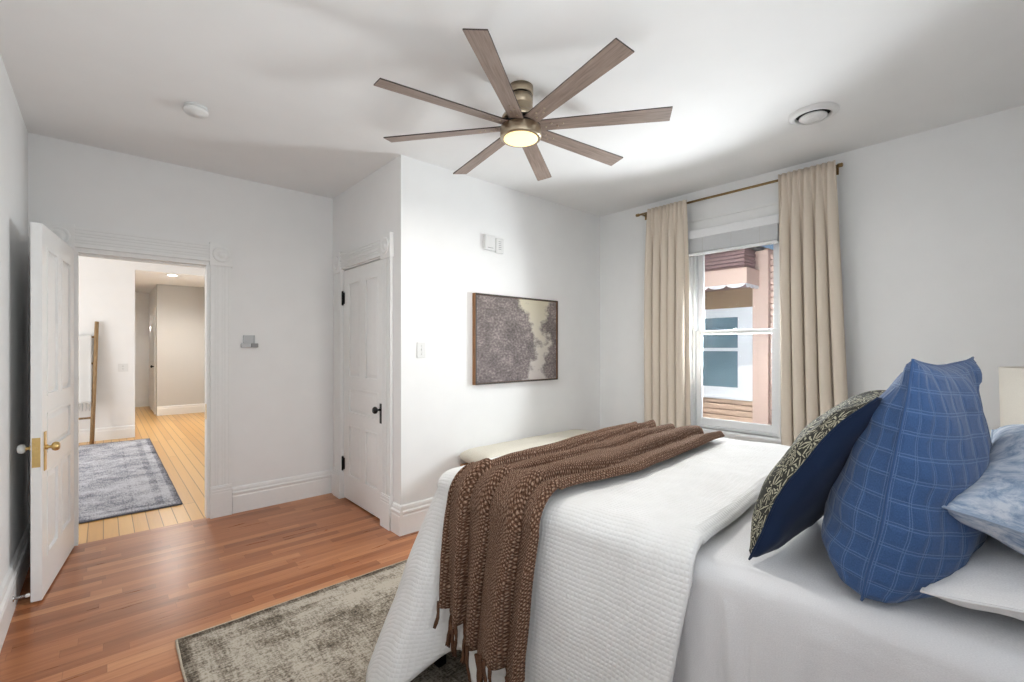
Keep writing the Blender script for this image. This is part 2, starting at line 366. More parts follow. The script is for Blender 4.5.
def painting():
    # plain generic landscape: dark leaf masses left and right, pale sky and water between
    m, nt, b = new_mat('muted_landscape_canvas')
    t = nt.nodes.new('ShaderNodeTexCoord'); sp = nt.nodes.new('ShaderNodeSeparateXYZ')
    nt.links.new(t.outputs['UV'], sp.inputs[0])
    u, w = sp.outputs[0], sp.outputs[1]
    n1 = node(nt, 'ShaderNodeTexNoise', Scale=6.0, Detail=7.0, Roughness=0.7); nt.links.new(t.outputs['UV'], n1.inputs['Vector'])
    n2 = node(nt, 'ShaderNodeTexNoise', Scale=45.0, Detail=3.0); nt.links.new(t.outputs['UV'], n2.inputs['Vector'])
    refl = math_n(nt, 'ABSOLUTE', math_n(nt, 'SUBTRACT', w, 0.42))         # distance from the far bank
    nn = math_n(nt, 'MULTIPLY', math_n(nt, 'SUBTRACT', n1.outputs['Fac'], 0.5), 0.55)
    left = math_n(nt, 'ADD', math_n(nt, 'SUBTRACT', 0.78, math_n(nt, 'MULTIPLY', refl, 0.42)), nn)   # x where the left mass ends
    leftm = math_n(nt, 'MULTIPLY', math_n(nt, 'SUBTRACT', left, u), 14.0); nt.nodes[-1].use_clamp = True
    right = math_n(nt, 'SUBTRACT', math_n(nt, 'ADD', 0.74, math_n(nt, 'MULTIPLY', math_n(nt, 'ABSOLUTE', math_n(nt, 'SUBTRACT', refl, 0.24)), 0.5)), nn)
    rightm = math_n(nt, 'MULTIPLY', math_n(nt, 'SUBTRACT', u, right), 14.0); nt.nodes[-1].use_clamp = True
    mass = math_n(nt, 'MAXIMUM', leftm, rightm)
    sky = ramp(nt, w, [(0.0, lin(196, 188, 184)), (0.45, lin(206, 198, 186)), (1.0, lin(204, 196, 172))])
    tree = ramp(nt, math_n(nt, 'ADD', math_n(nt, 'MULTIPLY', n2.outputs['Fac'], 0.5), math_n(nt, 'MULTIPLY', n1.outputs['Fac'], 0.6)),
                [(0.40, lin(72, 64, 64)), (0.55, lin(112, 102, 102)), (0.72, lin(168, 156, 152))])
    c = mixc(nt, math_n(nt, 'MULTIPLY', mass, 0.94), sky, tree)
    nt.links.new(c, b.inputs['Base Color']); b.inputs['Roughness'].default_value = 0.85
    bump(nt, b, n2.outputs['Fac'], 0.2, 0.003)
    return m
M['painting'] = painting()

def emit(name, rgb, s):
    m, nt, b = new_mat(name)
    b.inputs['Base Color'].default_value = (*rgb, 1); b.inputs['Emission Color'].default_value = (*rgb, 1)
    b.inputs['Emission Strength'].default_value = s
    return m
M['fanlight'] = emit('lit_fan_diffuser', (1.0, 0.74, 0.34), 1.1)
M['downlight'] = emit('lit_downlight', (1.0, 0.94, 0.84), 14.0)

def glass_mat():
    m = bpy.data.materials.new('window_glass'); m.use_nodes = True; nt = m.node_tree
    for n in list(nt.nodes): nt.nodes.remove(n)
    o = nt.nodes.new('ShaderNodeOutputMaterial'); mx = nt.nodes.new('ShaderNodeMixShader')
    tr = nt.nodes.new('ShaderNodeBsdfTransparent'); gl = nt.nodes.new('ShaderNodeBsdfGlossy')
    gl.inputs['Roughness'].default_value = 0.02
    fr = nt.nodes.new('ShaderNodeFresnel'); fr.inputs['IOR'].default_value = 1.25
    nt.links.new(fr.outputs[0], mx.inputs[0]); nt.links.new(tr.outputs[0], mx.inputs[1]); nt.links.new(gl.outputs[0], mx.inputs[2])
    nt.links.new(mx.outputs[0], o.inputs['Surface'])
    return m
M['glass'] = glass_mat()
M['knob_glass'] = plain('cut_glass', (0.75, 0.77, 0.75), 0.08)
def far_pane():
    m, nt, b = new_mat('neighbour_pane')
    v = coords(nt)
    nz = node(nt, 'ShaderNodeTexNoise', Scale=1.2); nt.links.new(v, nz.inputs['Vector'])
    c = ramp(nt, nz.outputs['Fac'], [(0.3, lin(70, 92, 104)), (0.7, lin(108, 128, 138))])
    nt.links.new(c, b.inputs['Base Color']); b.inputs['Roughness'].default_value = 0.08
    return m
M['far_pane'] = far_pane()
M['house_pink'] = plain('house_pink_paint', lin(188, 164, 152), 0.7)
M['house_mauve'] = plain('house_mauve_paint', lin(142, 116, 114), 0.7)
M['house_tan'] = plain('house_tan_siding', lin(196, 168, 146), 0.7, noise_amt=0.05)
M['house_white'] = plain('house_white_paint', lin(226, 228, 232), 0.6)
M['house_ochre'] = plain('house_ochre_paint', lin(118, 96, 74), 0.7)
M['roofing'] = plain('asphalt_shingle', lin(96, 92, 90), 0.95, noise_amt=0.2)
M['ground'] = plain('gravel_ground', lin(150, 145, 136), 0.95, noise_scale=8, noise_amt=0.2)

# ------------------------------------------------------------------ mesh helpers
def link(name, bm, mats, parent=None, smooth=False, bevel=0.0, seg=2, sub=0):
    me = bpy.data.meshes.new(name)
    bm.normal_update()
    if smooth:
        for f in bm.faces: f.smooth = True
    bm.to_mesh(me); bm.free()
    o = bpy.data.objects.new(name, me); COL.objects.link(o)
    for m in (mats if isinstance(mats, (list, tuple)) else [mats]): me.materials.append(m)
    if parent: o.parent = parent
    if bevel:
        md = o.modifiers.new('bevel', 'BEVEL'); md.width = bevel; md.segments = seg; md.limit_method = 'ANGLE'; md.angle_limit = radians(40)
    if sub:
        md = o.modifiers.new('subsurf', 'SUBSURF'); md.levels = sub; md.render_levels = sub
    return o
def NB(): return bmesh.new()
def box(bm, x0, x1, y0, y1, z0, z1, mi=0, mat=None):
    vs = [bm.verts.new(v) for v in ((x0, y0, z0), (x1, y0, z0), (x1, y1, z0), (x0, y1, z0), (x0, y0, z1), (x1, y0, z1), (x1, y1, z1), (x0, y1, z1))]
    if mat is not None:
        for v in vs: v.co = mat @ v.co
    for idx in ((3, 2, 1, 0), (4, 5, 6, 7), (0, 1, 5, 4), (1, 2, 6, 5), (2, 3, 7, 6), (3, 0, 4, 7)):
        f = bm.faces.new([vs[i] for i in idx]); f.material_index = mi
    return bm
def lathe(bm, prof, n=32, centre=(0, 0, 0), axis='z', mi=0, cap=True, mis=None):
    """prof: list of (radius, height)"""
    rings = []
    for r, h in prof:
        ring = []
        for k in range(n):
            a = 2 * pi * k / n
            p = Vector((r * cos(a), r * sin(a), h))
            if axis == 'x': p = Vector((p.z, p.x, p.y))
            elif axis == 'y': p = Vector((p.y, p.z, p.x))
            ring.append(bm.verts.new(p + Vector(centre)))
        rings.append(ring)
    for j in range(len(rings) - 1):
        for k in range(n):
            f = bm.faces.new((rings[j][k], rings[j][(k + 1) % n], rings[j + 1][(k + 1) % n], rings[j + 1][k]))
            f.smooth = True; f.material_index = mis[j] if mis else mi
    if cap:
        bm.faces.new(list(reversed(rings[0]))).material_index = mis[0] if mis else mi
        bm.faces.new(rings[-1]).material_index = mis[-1] if mis else mi
    return bm
def tube(bm, pts, r, n=10, mi=0):
    rings = []
    for i, p in enumerate(pts):
        p = Vector(p)
        a = Vector(pts[max(i - 1, 0)]); c = Vector(pts[min(i + 1, len(pts) - 1)])
        t = (c - a).normalized()
        ref = Vector((0, 0, 1)) if abs(t.z) < 0.9 else Vector((1, 0, 0))
        s = t.cross(ref).normalized(); u = s.cross(t)
        rr = r[i] if isinstance(r, (list, tuple)) else r
        rings.append([bm.verts.new(p + rr * (cos(2 * pi * k / n) * s + sin(2 * pi * k / n) * u)) for k in range(n)])
    for j in range(len(rings) - 1):
        for k in range(n):
            f = bm.faces.new((rings[j][k], rings[j][(k + 1) % n], rings[j + 1][(k + 1) % n], rings[j + 1][k]))
            f.smooth = True; f.material_index = mi
    bm.faces.new(list(reversed(rings[0]))).material_index = mi
    bm.faces.new(rings[-1]).material_index = mi
    return bm
def profile_run(bm, prof, p0, p1, out, mi=0):
    """extrude a moulding profile [(out, z)...] from p0 to p1 (xy), 'out' is the unit xy direction off the wall"""
    A, B = [], []
    for d, z in prof:
        A.append(bm.verts.new((p0[0] + out[0] * d, p0[1] + out[1] * d, z)))
        B.append(bm.verts.new((p1[0] + out[0] * d, p1[1] + out[1] * d, z)))
    n = len(prof)
    for i in range(n):
        j = (i + 1) % n
        bm.faces.new((A[i], A[j], B[j], B[i])).material_index = mi
    bm.faces.new(A); bm.faces.new(list(reversed(B)))
    bmesh.ops.recalc_face_normals(bm, faces=bm.faces)
    return bm
def grid(bm, nu, nv, fn, uvfn=None, close_u=False):
    """fn(i/nu, j/nv) -> position; returns uv-layered grid"""
    uvl = bm.loops.layers.uv.verify()
    V = [[bm.verts.new(fn(i / nu, j / nv)) for j in range(nv + 1)] for i in range(nu + 1)]
    for i in range(nu):
        for j in range(nv):
            f = bm.faces.new((V[i][j], V[i + 1][j], V[i + 1][j + 1], V[i][j + 1])); f.smooth = True
            if uvfn:
                for lp, (a, b) in zip(f.loops, ((i, j), (i + 1, j), (i + 1, j + 1), (i, j + 1))):
                    lp[uvl].uv = uvfn(a / nu, b / nv)
    return V
def tag(o, label=None, cat=None, group=None, kind=None):
    if label: o['label'] = label
    if cat: o['category'] = cat
    if group: o['group'] = group
    if kind: o['kind'] = kind
    return o
def empty(name, loc, rot=(0, 0, 0)):
    o = bpy.data.objects.new(name, None); COL.objects.link(o); o.location = loc; o.rotation_euler = rot
    o.empty_display_size = 0.1
    return o
def struct(name, bm, mats, parent=None, **kw):
    o = link(name, bm, mats, parent, **kw)
    if not parent: o['kind'] = 'structure'
    return o
def nz3(x, y, z=0.0): return noise.noise(Vector((x, y, z)))

# ================================================================== THE SETTING
EX0, EX1, EZ = -0.146, 0.624, 2.020          # entry opening in the door wall
CY0, CY1, CZ = 3.24, 4.04, 2.04              # closet door opening
WY0, WY1, WZ0, WZ1 = 1.245, 1.965, 0.640, 2.335   # window opening

bm = NB(); box(bm, XL, XW, YH, 4.30, -0.06, 0.0); struct('floor', bm, M['laminate'])
bm = NB(); box(bm, -2.8, 4.1, 4.30, 14.2, -0.06, -0.001); struct('floor_hall', bm, M['pine'])
bm = NB(); box(bm, XL, XW, YH, YD, H, H + 0.1); struct('ceiling', bm, M['ceiling'])

bm = NB(); box(bm, XL - 0.12, XL, YH - 0.12, YD, -0.06, H + 0.1); struct('wall_left', bm, M['wall'])
# door wall with the entry opening
bm = NB()
box(bm, XL - 0.12, EX0, YD, YD + 0.09, -0.06, H + 0.1); box(bm, EX1, XW, YD, YD + 0.09, -0.06, H + 0.1)
box(bm, EX0, EX1, YD, YD + 0.09, EZ, H + 0.1)
struct('wall_far', bm, M['wall'])
# closet side wall with closet door opening
bm = NB()
box(bm, XC, XC + 0.11, YP + 0.11, CY0, 0, H); box(bm, XC, XC + 0.11, CY1, YD, 0, H); box(bm, XC, XC + 0.11, CY0, CY1, CZ, H)
struct('wall_closet', bm, M['wall'])
bm = NB(); box(bm, XC, XW, YP, YP + 0.11, 0, H); struct('wall_picture', bm, M['wall'])
# window wall
bm = NB()
box(bm, XW, XW + 0.16, YH - 0.12, WY0, -0.06, H + 0.1); box(bm, XW, XW + 0.16, WY1, YD, -0.06, H + 0.1)
box(bm, XW, XW + 0.16, WY0, WY1, -0.06, WZ0); box(bm, XW, XW + 0.16, WY0, WY1, WZ1, H + 0.1)
struct('wall_right', bm, M['wall'])
# head wall with an unseen window, added behind the camera for fill light
HX0, HX1, HZ0, HZ1 = -0.10, 1.00, 0.75, 2.30
bm = NB()
box(bm, XL - 0.12, HX0, YH - 0.12, YH, -0.06, H + 0.1); box(bm, HX1, XW, YH - 0.12, YH, -0.06, H + 0.1)
box(bm, HX0, HX1, YH - 0.12, YH, -0.06, HZ0); box(bm, HX0, HX1, YH - 0.12, YH, HZ1, H + 0.1)
struct('wall_head', bm, M['wall'])
bm = NB()
for a, b_ in ((HX0, HX0 + 0.05), (HX1 - 0.05, HX1)): box(bm, a, b_, YH - 0.09, YH - 0.04, HZ0, HZ1)
for a, b_ in ((HZ0, HZ0 + 0.05), (1.50, 1.55), (HZ1 - 0.05, HZ1)): box(bm, HX0 + 0.05, HX1 - 0.05, YH - 0.09, YH - 0.04, a, b_)
struct('window_2', bm, M['window_paint'])  # frame of the added window, a source of fill only

# baseboards
BASE = [(0, 0), (0.024, 0), (0.024, 0.135), (0.020, 0.142), (0.020, 0.150), (0.026, 0.156), (0.026, 0.168), (0.016, 0.176), (0.016, 0.190), (0.012, 0.205), (0, 0.212)]
bm = NB(); profile_run(bm, BASE, (XL, YH), (XL, YD), (1, 0)); struct('baseboard_left', bm, M['trim'])
bm = NB(); profile_run(bm, BASE, (EX1 + 0.155, YD), (XC, YD), (0, -1)); struct('baseboard_far', bm, M['trim'])
bm = NB(); profile_run(bm, BASE, (XC - 0.0, YP), (XW, YP), (0, -1)); struct('baseboard_picture', bm, M['trim'])
bm = NB(); profile_run(bm, BASE, (XW, YH), (XW, YP), (-1, 0)); struct('baseboard_right', bm, M['trim'])
bm = NB(); profile_run(bm, BASE, (XC, YP - 0.024), (XC, CY0 - 0.155), (-1, 0)); profile_run(bm, BASE, (XC, CY1 + 0.145), (XC, YD), (-1, 0)); struct('baseboard_closet', bm, M['trim'])

# fluted casings with rosettes and plinth blocks
def casing_leg(bm, along0, along1, z0, z1, wall, out, horizontal=False, vertical_axis=True):
    """wall: 'x' or 'y' plane coordinate tuple ('y', 4.28); a vertical fluted board between along0..along1"""
    ax, c = wall
    def B(a0, a1, d, za, zb):
        lo, hi = sorted((c, c + out * d))
        if ax == 'y': box(bm, a0, a1, lo, hi, za, zb)
        else: box(bm, lo, hi, a0, a1, za, zb)
    w = along1 - along0 if not horizontal else z1 - z0
    e_ = 0.0015
    if horizontal: B(along0, along1, 0.016, z0 + e_, z1 - e_)
    else: B(along0 + e_, along1 - e_, 0.016, z0, z1)
    for f0, f1 in ((0.0, 0.12), (0.22, 0.30), (0.36, 0.44), (0.56, 0.64), (0.70, 0.78), (0.88, 1.0)):
        if horizontal: B(along0, along1, 0.024, z0 + w * f0, z0 + w * f1)
        else: B(along0 + w * f0, along0 + w * f1, 0.021, z0, z1)
def rosette(bm, a0, a1, z0, z1, wall, out):
    ax, c = wall
    lo, hi = sorted((c, c + out * 0.030))
    if ax == 'y': box(bm, a0, a1, lo, hi, z0, z1)
    else: box(bm, lo, hi, a0, a1, z0, z1)
    ca, cz = (a0 + a1) / 2, (z0 + z1) / 2; R = (a1 - a0) * 0.40
    prof = [(R, 0.030), (R, 0.037), (R * 0.82, 0.040), (R * 0.72, 0.034), (R * 0.45, 0.034), (R * 0.35, 0.042), (R * 0.1, 0.044)]
    if ax == 'y': lathe(bm, [(r, c + out * h) for r, h in prof], 20, (ca, 0, cz), 'y')
    else: lathe(bm, [(r, c + out * h) for r, h in prof], 20, (0, ca, cz), 'x')
def plinth(bm, a0, a1, wall, out):
    ax, c = wall
    for d, za, zb in ((0.034, 0, 0.19), (0.030, 0.19, 0.20), (0.036, 0.20, 0.212), (0.031, 0.212, 0.222), (0.034, 0.222, 0.236), (0.028, 0.236, 0.246)):
        lo, hi = sorted((c, c + out * d))
        if ax == 'y': box(bm, a0, a1, lo, hi, za, zb)
        else: box(bm, lo, hi, a0, a1, za, zb)
cw = 0.145
bm = NB()
casing_leg(bm, EX1 + 0.005, EX1 + cw, 0.246, EZ + 0.005, ('y', YD), -1); plinth(bm, EX1 + 0.002, EX1 + cw + 0.005, ('y', YD), -1)
casing_leg(bm, EX0 - cw, EX0 - 0.005, 0.246, EZ + 0.005, ('y', YD), -1); plinth(bm, EX0 - cw - 0.005, EX0 - 0.002, ('y', YD), -1)
casing_leg(bm, EX0 - 0.005, EX1 + 0.005, EZ + 0.01, EZ + cw, ('y', YD), -1, True)
rosette(bm, EX1 + 0.0, EX1 + cw + 0.01, EZ - 0.02, EZ + cw + 0.015, ('y', YD), -1); rosette(bm, EX0 - cw - 0.01, EX0, EZ - 0.02, EZ + cw + 0.015, ('y', YD), -1)
# jamb lining and stop
box(bm, EX0, EX0 + 0.018, YD, YD + 0.09, 0, EZ); box(bm, EX1 - 0.018, EX1, YD, YD + 0.09, 0, EZ); box(bm, EX0 + 0.018, EX1 - 0.018, YD, YD + 0.09, EZ - 0.02, EZ)
box(bm, EX0 + 0.018, EX1 - 0.018, YD + 0.055, YD + 0.09, EZ - 0.034, EZ - 0.02)
t1 = struct('trim_1', bm, M['trim'])
bm = NB(); box(bm, EX1 - 0.021, EX1 - 0.018, YD + 0.01, YD + 0.036, 0.78, 0.90); link('strike_plate', bm, M['brass'], t1)
bm = NB()
casing_leg(bm, CY0 - cw, CY0 - 0.005, 0.246, CZ + 0.005, ('x', XC), -1); plinth(bm, CY0 - cw - 0.005, CY0 - 0.002, ('x', XC), -1)
casing_leg(bm, CY1 + 0.005, CY1 + cw, 0.246, CZ + 0.005, ('x', XC), -1); plinth(bm, CY1 + 0.002, CY1 + cw + 0.005, ('x', XC), -1)
casing_leg(bm, CY0 - 0.005, CY1 + 0.005, CZ + 0.01, CZ + cw, ('x', XC), -1, True)
rosette(bm, CY0 - cw - 0.01, CY0, CZ - 0.02, CZ + cw + 0.015, ('x', XC), -1); rosette(bm, CY1, CY1 + cw + 0.01, CZ - 0.02, CZ + cw + 0.015, ('x', XC), -1)
struct('trim_2', bm, M['trim'])

# five-panel doors ------------------------------------------------------------
def door_slab(W, Hd, T):
    """local: x 0..W from the hinge, y -T/2..T/2, z 0..Hd"""
    bm = NB(); st = 0.105; mid = 0.09
    rails = [(0, 0.20), (0.66, 0.76), (0.98, 1.07), (Hd - 0.11, Hd)]
    box(bm, 0, st, -T / 2, T / 2, 0, Hd); box(bm, W - st, W, -T / 2, T / 2, 0, Hd)
    for a, b in rails: box(bm, st, W - st, -T / 2, T / 2, a, b)
    def panel(x0, x1, z0, z1):
        box(bm, x0, x1, -T / 2 + 0.012, T / 2 - 0.012, z0, z1)
        for s in (-1, 1):           # raised field with sloping border, both faces
            y0, y1 = s * (T / 2 - 0.012), s * (T / 2 - 0.003)
            o_, i_ = 0.022, 0.045
            A = [bm.verts.new(v) for v in ((x0 + o_, y0, z0 + o_), (x1 - o_, y0, z0 + o_), (x1 - o_, y0, z1 - o_), (x0 + o_, y0, z1 - o_))]
            Bv = [bm.verts.new(v) for v in ((x0 + i_, y1, z0 + i_), (x1 - i_, y1, z0 + i_), (x1 - i_, y1, z1 - i_), (x0 + i_, y1, z1 - i_))]
            for k in range(4):
                q = (A[k], A[(k + 1) % 4], Bv[(k + 1) % 4], Bv[k])
                bm.faces.new(q if s < 0 else tuple(reversed(q)))
            bm.faces.new(Bv if s < 0 else list(reversed(Bv)))
            # bolection bead
            b0, b1 = sorted((s * (T / 2 - 0.012), s * (T / 2 + 0.003)))
            for q in ((x0, x0 + 0.014, z0, z1), (x1 - 0.014, x1, z0, z1), (x0 + 0.014, x1 - 0.014, z0, z0 + 0.014), (x0 + 0.014, x1 - 0.014, z1 - 0.014, z1)):
                box(bm, q[0], q[1], b0, b1, q[2], q[3])
    xm0, xm1 = W / 2 - mid / 2, W / 2 + mid / 2
    for a, b in ((0.20, 0.66), (1.07, Hd - 0.11)):
        box(bm, xm0, xm1, -T / 2, T / 2, a, b)
        panel(st, xm0, a, b); panel(xm1, W - st, a, b)
    panel(st, W - st, 0.76, 0.98)
    return bm

# entry door, swung open against the left wall
ang = math.atan2(3.465 - 4.235, -0.262 + 0.168)
d1 = struct('door_1', door_slab(0.785, 1.995, 0.042), M['trim'])
d1.location = (-0.168, 4.235, 0.012); d1.rotation_euler = (0, 0, ang)
W = 0.785
def on_door(name, bm, mat, label=None, **kw):
    o = link(name, bm, mat, d1, **kw)
    if label: o['label'] = label
    return o
bm = NB(); box(bm, W, W + 0.002, -0.016, 0.016, 0.705, 0.86); on_door('lock_plate', bm, M['brass'], 'brass mortise lock plate on the door edge')
bm = NB(); box(bm, W + 0.002, W + 0.008, -0.007, 0.007, 0.785, 0.81); on_door('latch_bolt', bm, M['brass'])
for s in (-1, 1):
    bm = NB(); lo, hi = sorted((s * 0.021, s * 0.026)); box(bm, W - 0.075, W - 0.035, lo, hi, 0.675, 0.885)
    on_door('escutcheon', bm, M['brass'], 'tall brass backplate', bevel=0.002)
    bm = NB(); lathe(bm, [(0.014, s * 0.026), (0.014, s * 0.034), (0.008, s * 0.036), (0.008, s * 0.046), (0.013, s * 0.049)], 16, (W - 0.055, 0, 0.80), 'y')
    on_door('knob_shank', bm, M['brass'])
    bm = NB(); lathe(bm, [(0.011, s * 0.048), (0.021, s * 0.053), (0.025, s * 0.063), (0.023, s * 0.074), (0.016, s * 0.080), (0.004, s * 0.082)], 12, (W - 0.055, 0, 0.80), 'y')
    on_door('door_knob', bm, M['knob_glass'] if s < 0 else M['brass'], 'clear cut-glass knob' if s < 0 else 'brass knob')

# closet door
d2 = struct('door_2', door_slab(CY1 - CY0 - 0.014, CZ - 0.022, 0.04), M['trim'])
d2.location = (XC + 0.026, CY1 - 0.007, 0.014); d2.rotation_euler = (0, 0, radians(-90))
Wc = CY1 - CY0 - 0.014
bm = NB(); box(bm, Wc - 0.072, Wc - 0.042, -0.025, -0.02, 0.745, 0.90); o = link('escutcheon', bm, M['black'], d2, bevel=0.002); o['label'] = 'black backplate with keyhole'
bm = NB(); lathe(bm, [(0.013, -0.025), (0.013, -0.030), (0.008, -0.032), (0.008, -0.05), (0.018, -0.053), (0.027, -0.062), (0.028, -0.074), (0.020, -0.084), (0.004, -0.087)], 18, (Wc - 0.057, 0, 0.852), 'y')
o = link('door_knob', bm, M['black'], d2); o['label'] = 'round black knob'
for zc in (0.30, 1.775):
    bm = NB(); lathe(bm, [(0.004, zc - 0.065), (0.009, zc - 0.058), (0.009, zc + 0.058), (0.004, zc + 0.065)], 12, (-0.004, -0.031, 0)); box(bm, -0.03, 0.024, -0.0235, -0.0205, zc - 0.05, zc + 0.05)
    o = link('hinge', bm, M['black'], d2); o['label'] = 'black butt hinge'
# dark closet interior
bm = NB(); box(bm, XC + 0.9, XC + 0.95, YP + 0.11, YD, 0, H); struct('wall_closet_inside', bm, M['wall'])

# ------------------------------------------------------------------ window 1
bm = NB()
XO = XW + 0.03
# jamb box
box(bm, XO, XW + 0.15, WY0, WY0 + 0.025, WZ0, WZ1); box(bm, XO, XW + 0.15, WY1 - 0.025, WY1, WZ0, WZ1)
box(bm, XO, XW + 0.15, WY0 + 0.025, WY1 - 0.025, WZ1 - 0.025, WZ1); box(bm, XO, XW + 0.15, WY0 + 0.025, WY1 - 0.025, WZ0, WZ0 + 0.022)
w1 = struct('window_1', bm, M['window_paint'])
def sash(name, xa, xb, z0, z1, st, bot, top):
    bm = NB(); y0, y1 = WY0 + 0.027, WY1 - 0.027
    box(bm, xa, xb, y0, y0 + st, z0, z1); box(bm, xa, xb, y1 - st, y1, z0, z1)
    box(bm, xa, xb, y0 + st, y1 - st, z0, z0 + bot); box(bm, xa, xb, y0 + st, y1 - st, z1 - top, z1)
    o = link(name, bm, M['window_paint'], w1, bevel=0.004)
    bm = NB(); xm = (xa + xb) / 2; box(bm, xm - 0.002, xm + 0.002, y0 + st - 0.004, y1 - st + 0.004, z0 + bot - 0.004, z1 - top + 0.004)
    link('pane', bm, M['glass'], o)
sash('lower_sash', XW + 0.045, XW + 0.078, WZ0 + 0.022, 1.50, 0.045, 0.062, 0.036)
sash('upper_sash', XW + 0.082, XW + 0.115, 1.466, WZ1 - 0.025, 0.045, 0.036, 0.045)
bm = NB(); box(bm, XW + 0.030, XW + 0.045, 1.58, 1.63, 1.475, 1.492); box(bm, XW + 0.036, XW + 0.070, 1.595, 1.615, 1.50, 1.512); link('sash_lock', bm, M['window_paint'], w1, bevel=0.003)
bm = NB(); box(bm, XW - 0.045, XW + 0.045, WY0 - 0.13, WY1 + 0.13, WZ0 - 0.028, WZ0); link('window_sill', bm, M['window_paint'], w1, bevel=0.006)
# casing + header as trim_3
bm = NB()
casing_leg(bm, WY0 - 0.115, WY0, WZ0, WZ1 + 0.005, ('x', XW), -1); casing_leg(bm, WY1, WY1 + 0.115, WZ0, WZ1 + 0.005, ('x', XW), -1)
box(bm, XW - 0.022, XW, WY0 - 0.115, WY1 + 0.115, WZ1 + 0.005, WZ1 + 0.13); box(bm, XW - 0.034, XW, WY0 - 0.125, WY1 + 0.125, WZ1 + 0.13, WZ1 + 0.15)
box(bm, XW - 0.02, XW, WY0 - 0.11, WY1 + 0.11, WZ0 - 0.12, WZ0 - 0.028)
struct('trim_3', bm, M['trim'])

# ================================================================== HALL BEYOND THE DOOR
HY = 8.90
bm = NB(); box(bm, -2.8, 0.355, HY, HY + 0.14, 0, 3.0); struct('wall_hall_back', bm, M['wall'])
bm = NB(); box(bm, 0.355, 1.80, HY, HY + 0.14, 2.52, 3.0); struct('wall_hall_header', bm, M['wall'])
bm = NB(); box(bm, -2.8, 1.72, 4.37, HY, 3.0, 3.1); struct('ceiling_hall_front', bm, M['ceiling'])
bm = NB(); box(bm, -0.6, 1.72, HY + 0.14, 14.2, 2.60, 2.70); struct('ceiling_hall', bm, M['ceiling'])
bm = NB(); box(bm, 1.60, 1.72, 4.37, 14.2, 0, 3.0); struct('wall_hall_right', bm, M['wall'])
bm = NB(); box(bm, 0.785, 1.60, 11.35, 11.47, 0, 2.6); struct('wall_hall_end', bm, M['hall_grey'])
bm = NB(); box(bm, 0.785, 0.89, 11.47, 14.2, 0, 2.6); struct('wall_corridor_right', bm, M['wall'])
bm = NB(); box(bm, -0.6, 0.785, 13.35, 13.45, 0, 2.6); struct('wall_corridor_end', bm, M['wall'])
bm = NB(); box(bm, -0.7, -0.6, HY + 0.14, 13.35, 0, 2.6); struct('wall_corridor_left', bm, M['wall'])
bm = NB(); box(bm, -2.9, -2.8, 4.37, 5.3, 0, 3.0); box(bm, -2.9, -2.8, 8.7, HY, 0, 3.0); box(bm, -2.9, -2.8, 5.3, 8.7, 2.7, 3.0); box(bm, -2.9, -2.8, 5.3, 8.7, 0, 0.7); struct('wall_hall_left', bm, M['wall'])
bm = NB()
for a, b_ in ((5.3, 5.38), (6.38, 6.46), (7.54, 7.62), (8.62, 8.7)): box(bm, -2.88, -2.82, a, b_, 0.7, 2.7)
for a, b_ in ((5.38, 6.38), (6.46, 7.54), (7.62, 8.62)):
    for z0, z1 in ((0.7, 0.78), (1.66, 1.72), (2.62, 2.7)): box(bm, -2.88, -2.82, a, b_, z0, z1)
struct('window_3', bm, M['window_paint'])  # unseen window, added to go with the hall fill lamp
HB = [(0, 0), (0.02, 0), (0.02, 0.13), (0.014, 0.145), (0.014, 0.17), (0, 0.185)]
bm = NB(); profile_run(bm, HB, (-2.8, HY), (0.355, HY), (0, -1)); struct('baseboard_hall_back', bm, M['trim'])
bm = NB(); profile_run(bm, HB, (0.785, 11.35), (1.60, 11.35), (0, -1)); struct('baseboard_hall_end', bm, M['trim'])
bm = NB(); profile_run(bm, HB, (1.60, 4.37), (1.60, 11.33), (-1, 0)); struct('baseboard_hall_right', bm, M['trim'])
bm = NB(); profile_run(bm, HB, (-0.6, 13.35), (0.785, 13.35), (0, -1)); struct('baseboard_corridor', bm, M['trim'])
# door in the corridor's right-hand wall
bm = NB()
box(bm, 0.765, 0.785, 11.62, 11.74, 0, 2.05); box(bm, 0.765, 0.785, 12.54, 12.66, 0, 2.05); box(bm, 0.765, 0.785, 11.62, 12.66, 2.05, 2.17)
struct('trim_4', bm, M['trim'])
d3 = struct('door_3', door_slab(0.79, 2.03, 0.01), M['trim']); d3.location = (0.776, 12.535, 0.01); d3.rotation_euler = (0, 0, radians(-90))
bm = NB(); lathe(bm, [(0.012, -0.006), (0.012, -0.03), (0.028, -0.04), (0.028, -0.055), (0.005, -0.065)], 14, (0.72, 0, 0.95), 'y'); link('door_knob', bm, M['black'], d3)

# ================================================================== OUTSIDE
bm = NB(); box(bm, 4.1, 16, -8, 12, -1.1, -1.0); struct('ground', bm, M['ground'])
bm = NB()
v = [(-2.9, YH - 0.6, 2.86), (4.25, YH - 0.6, 2.86), (4.25, 14.3, 3.2), (-2.9, 14.3, 3.2)]
box(bm, -2.9, 4.2, YH - 0.12, 14.2, 3.12, 3.3); struct('roof', bm, M['roofing'])  # unseen slab over this house, added for the shade it casts

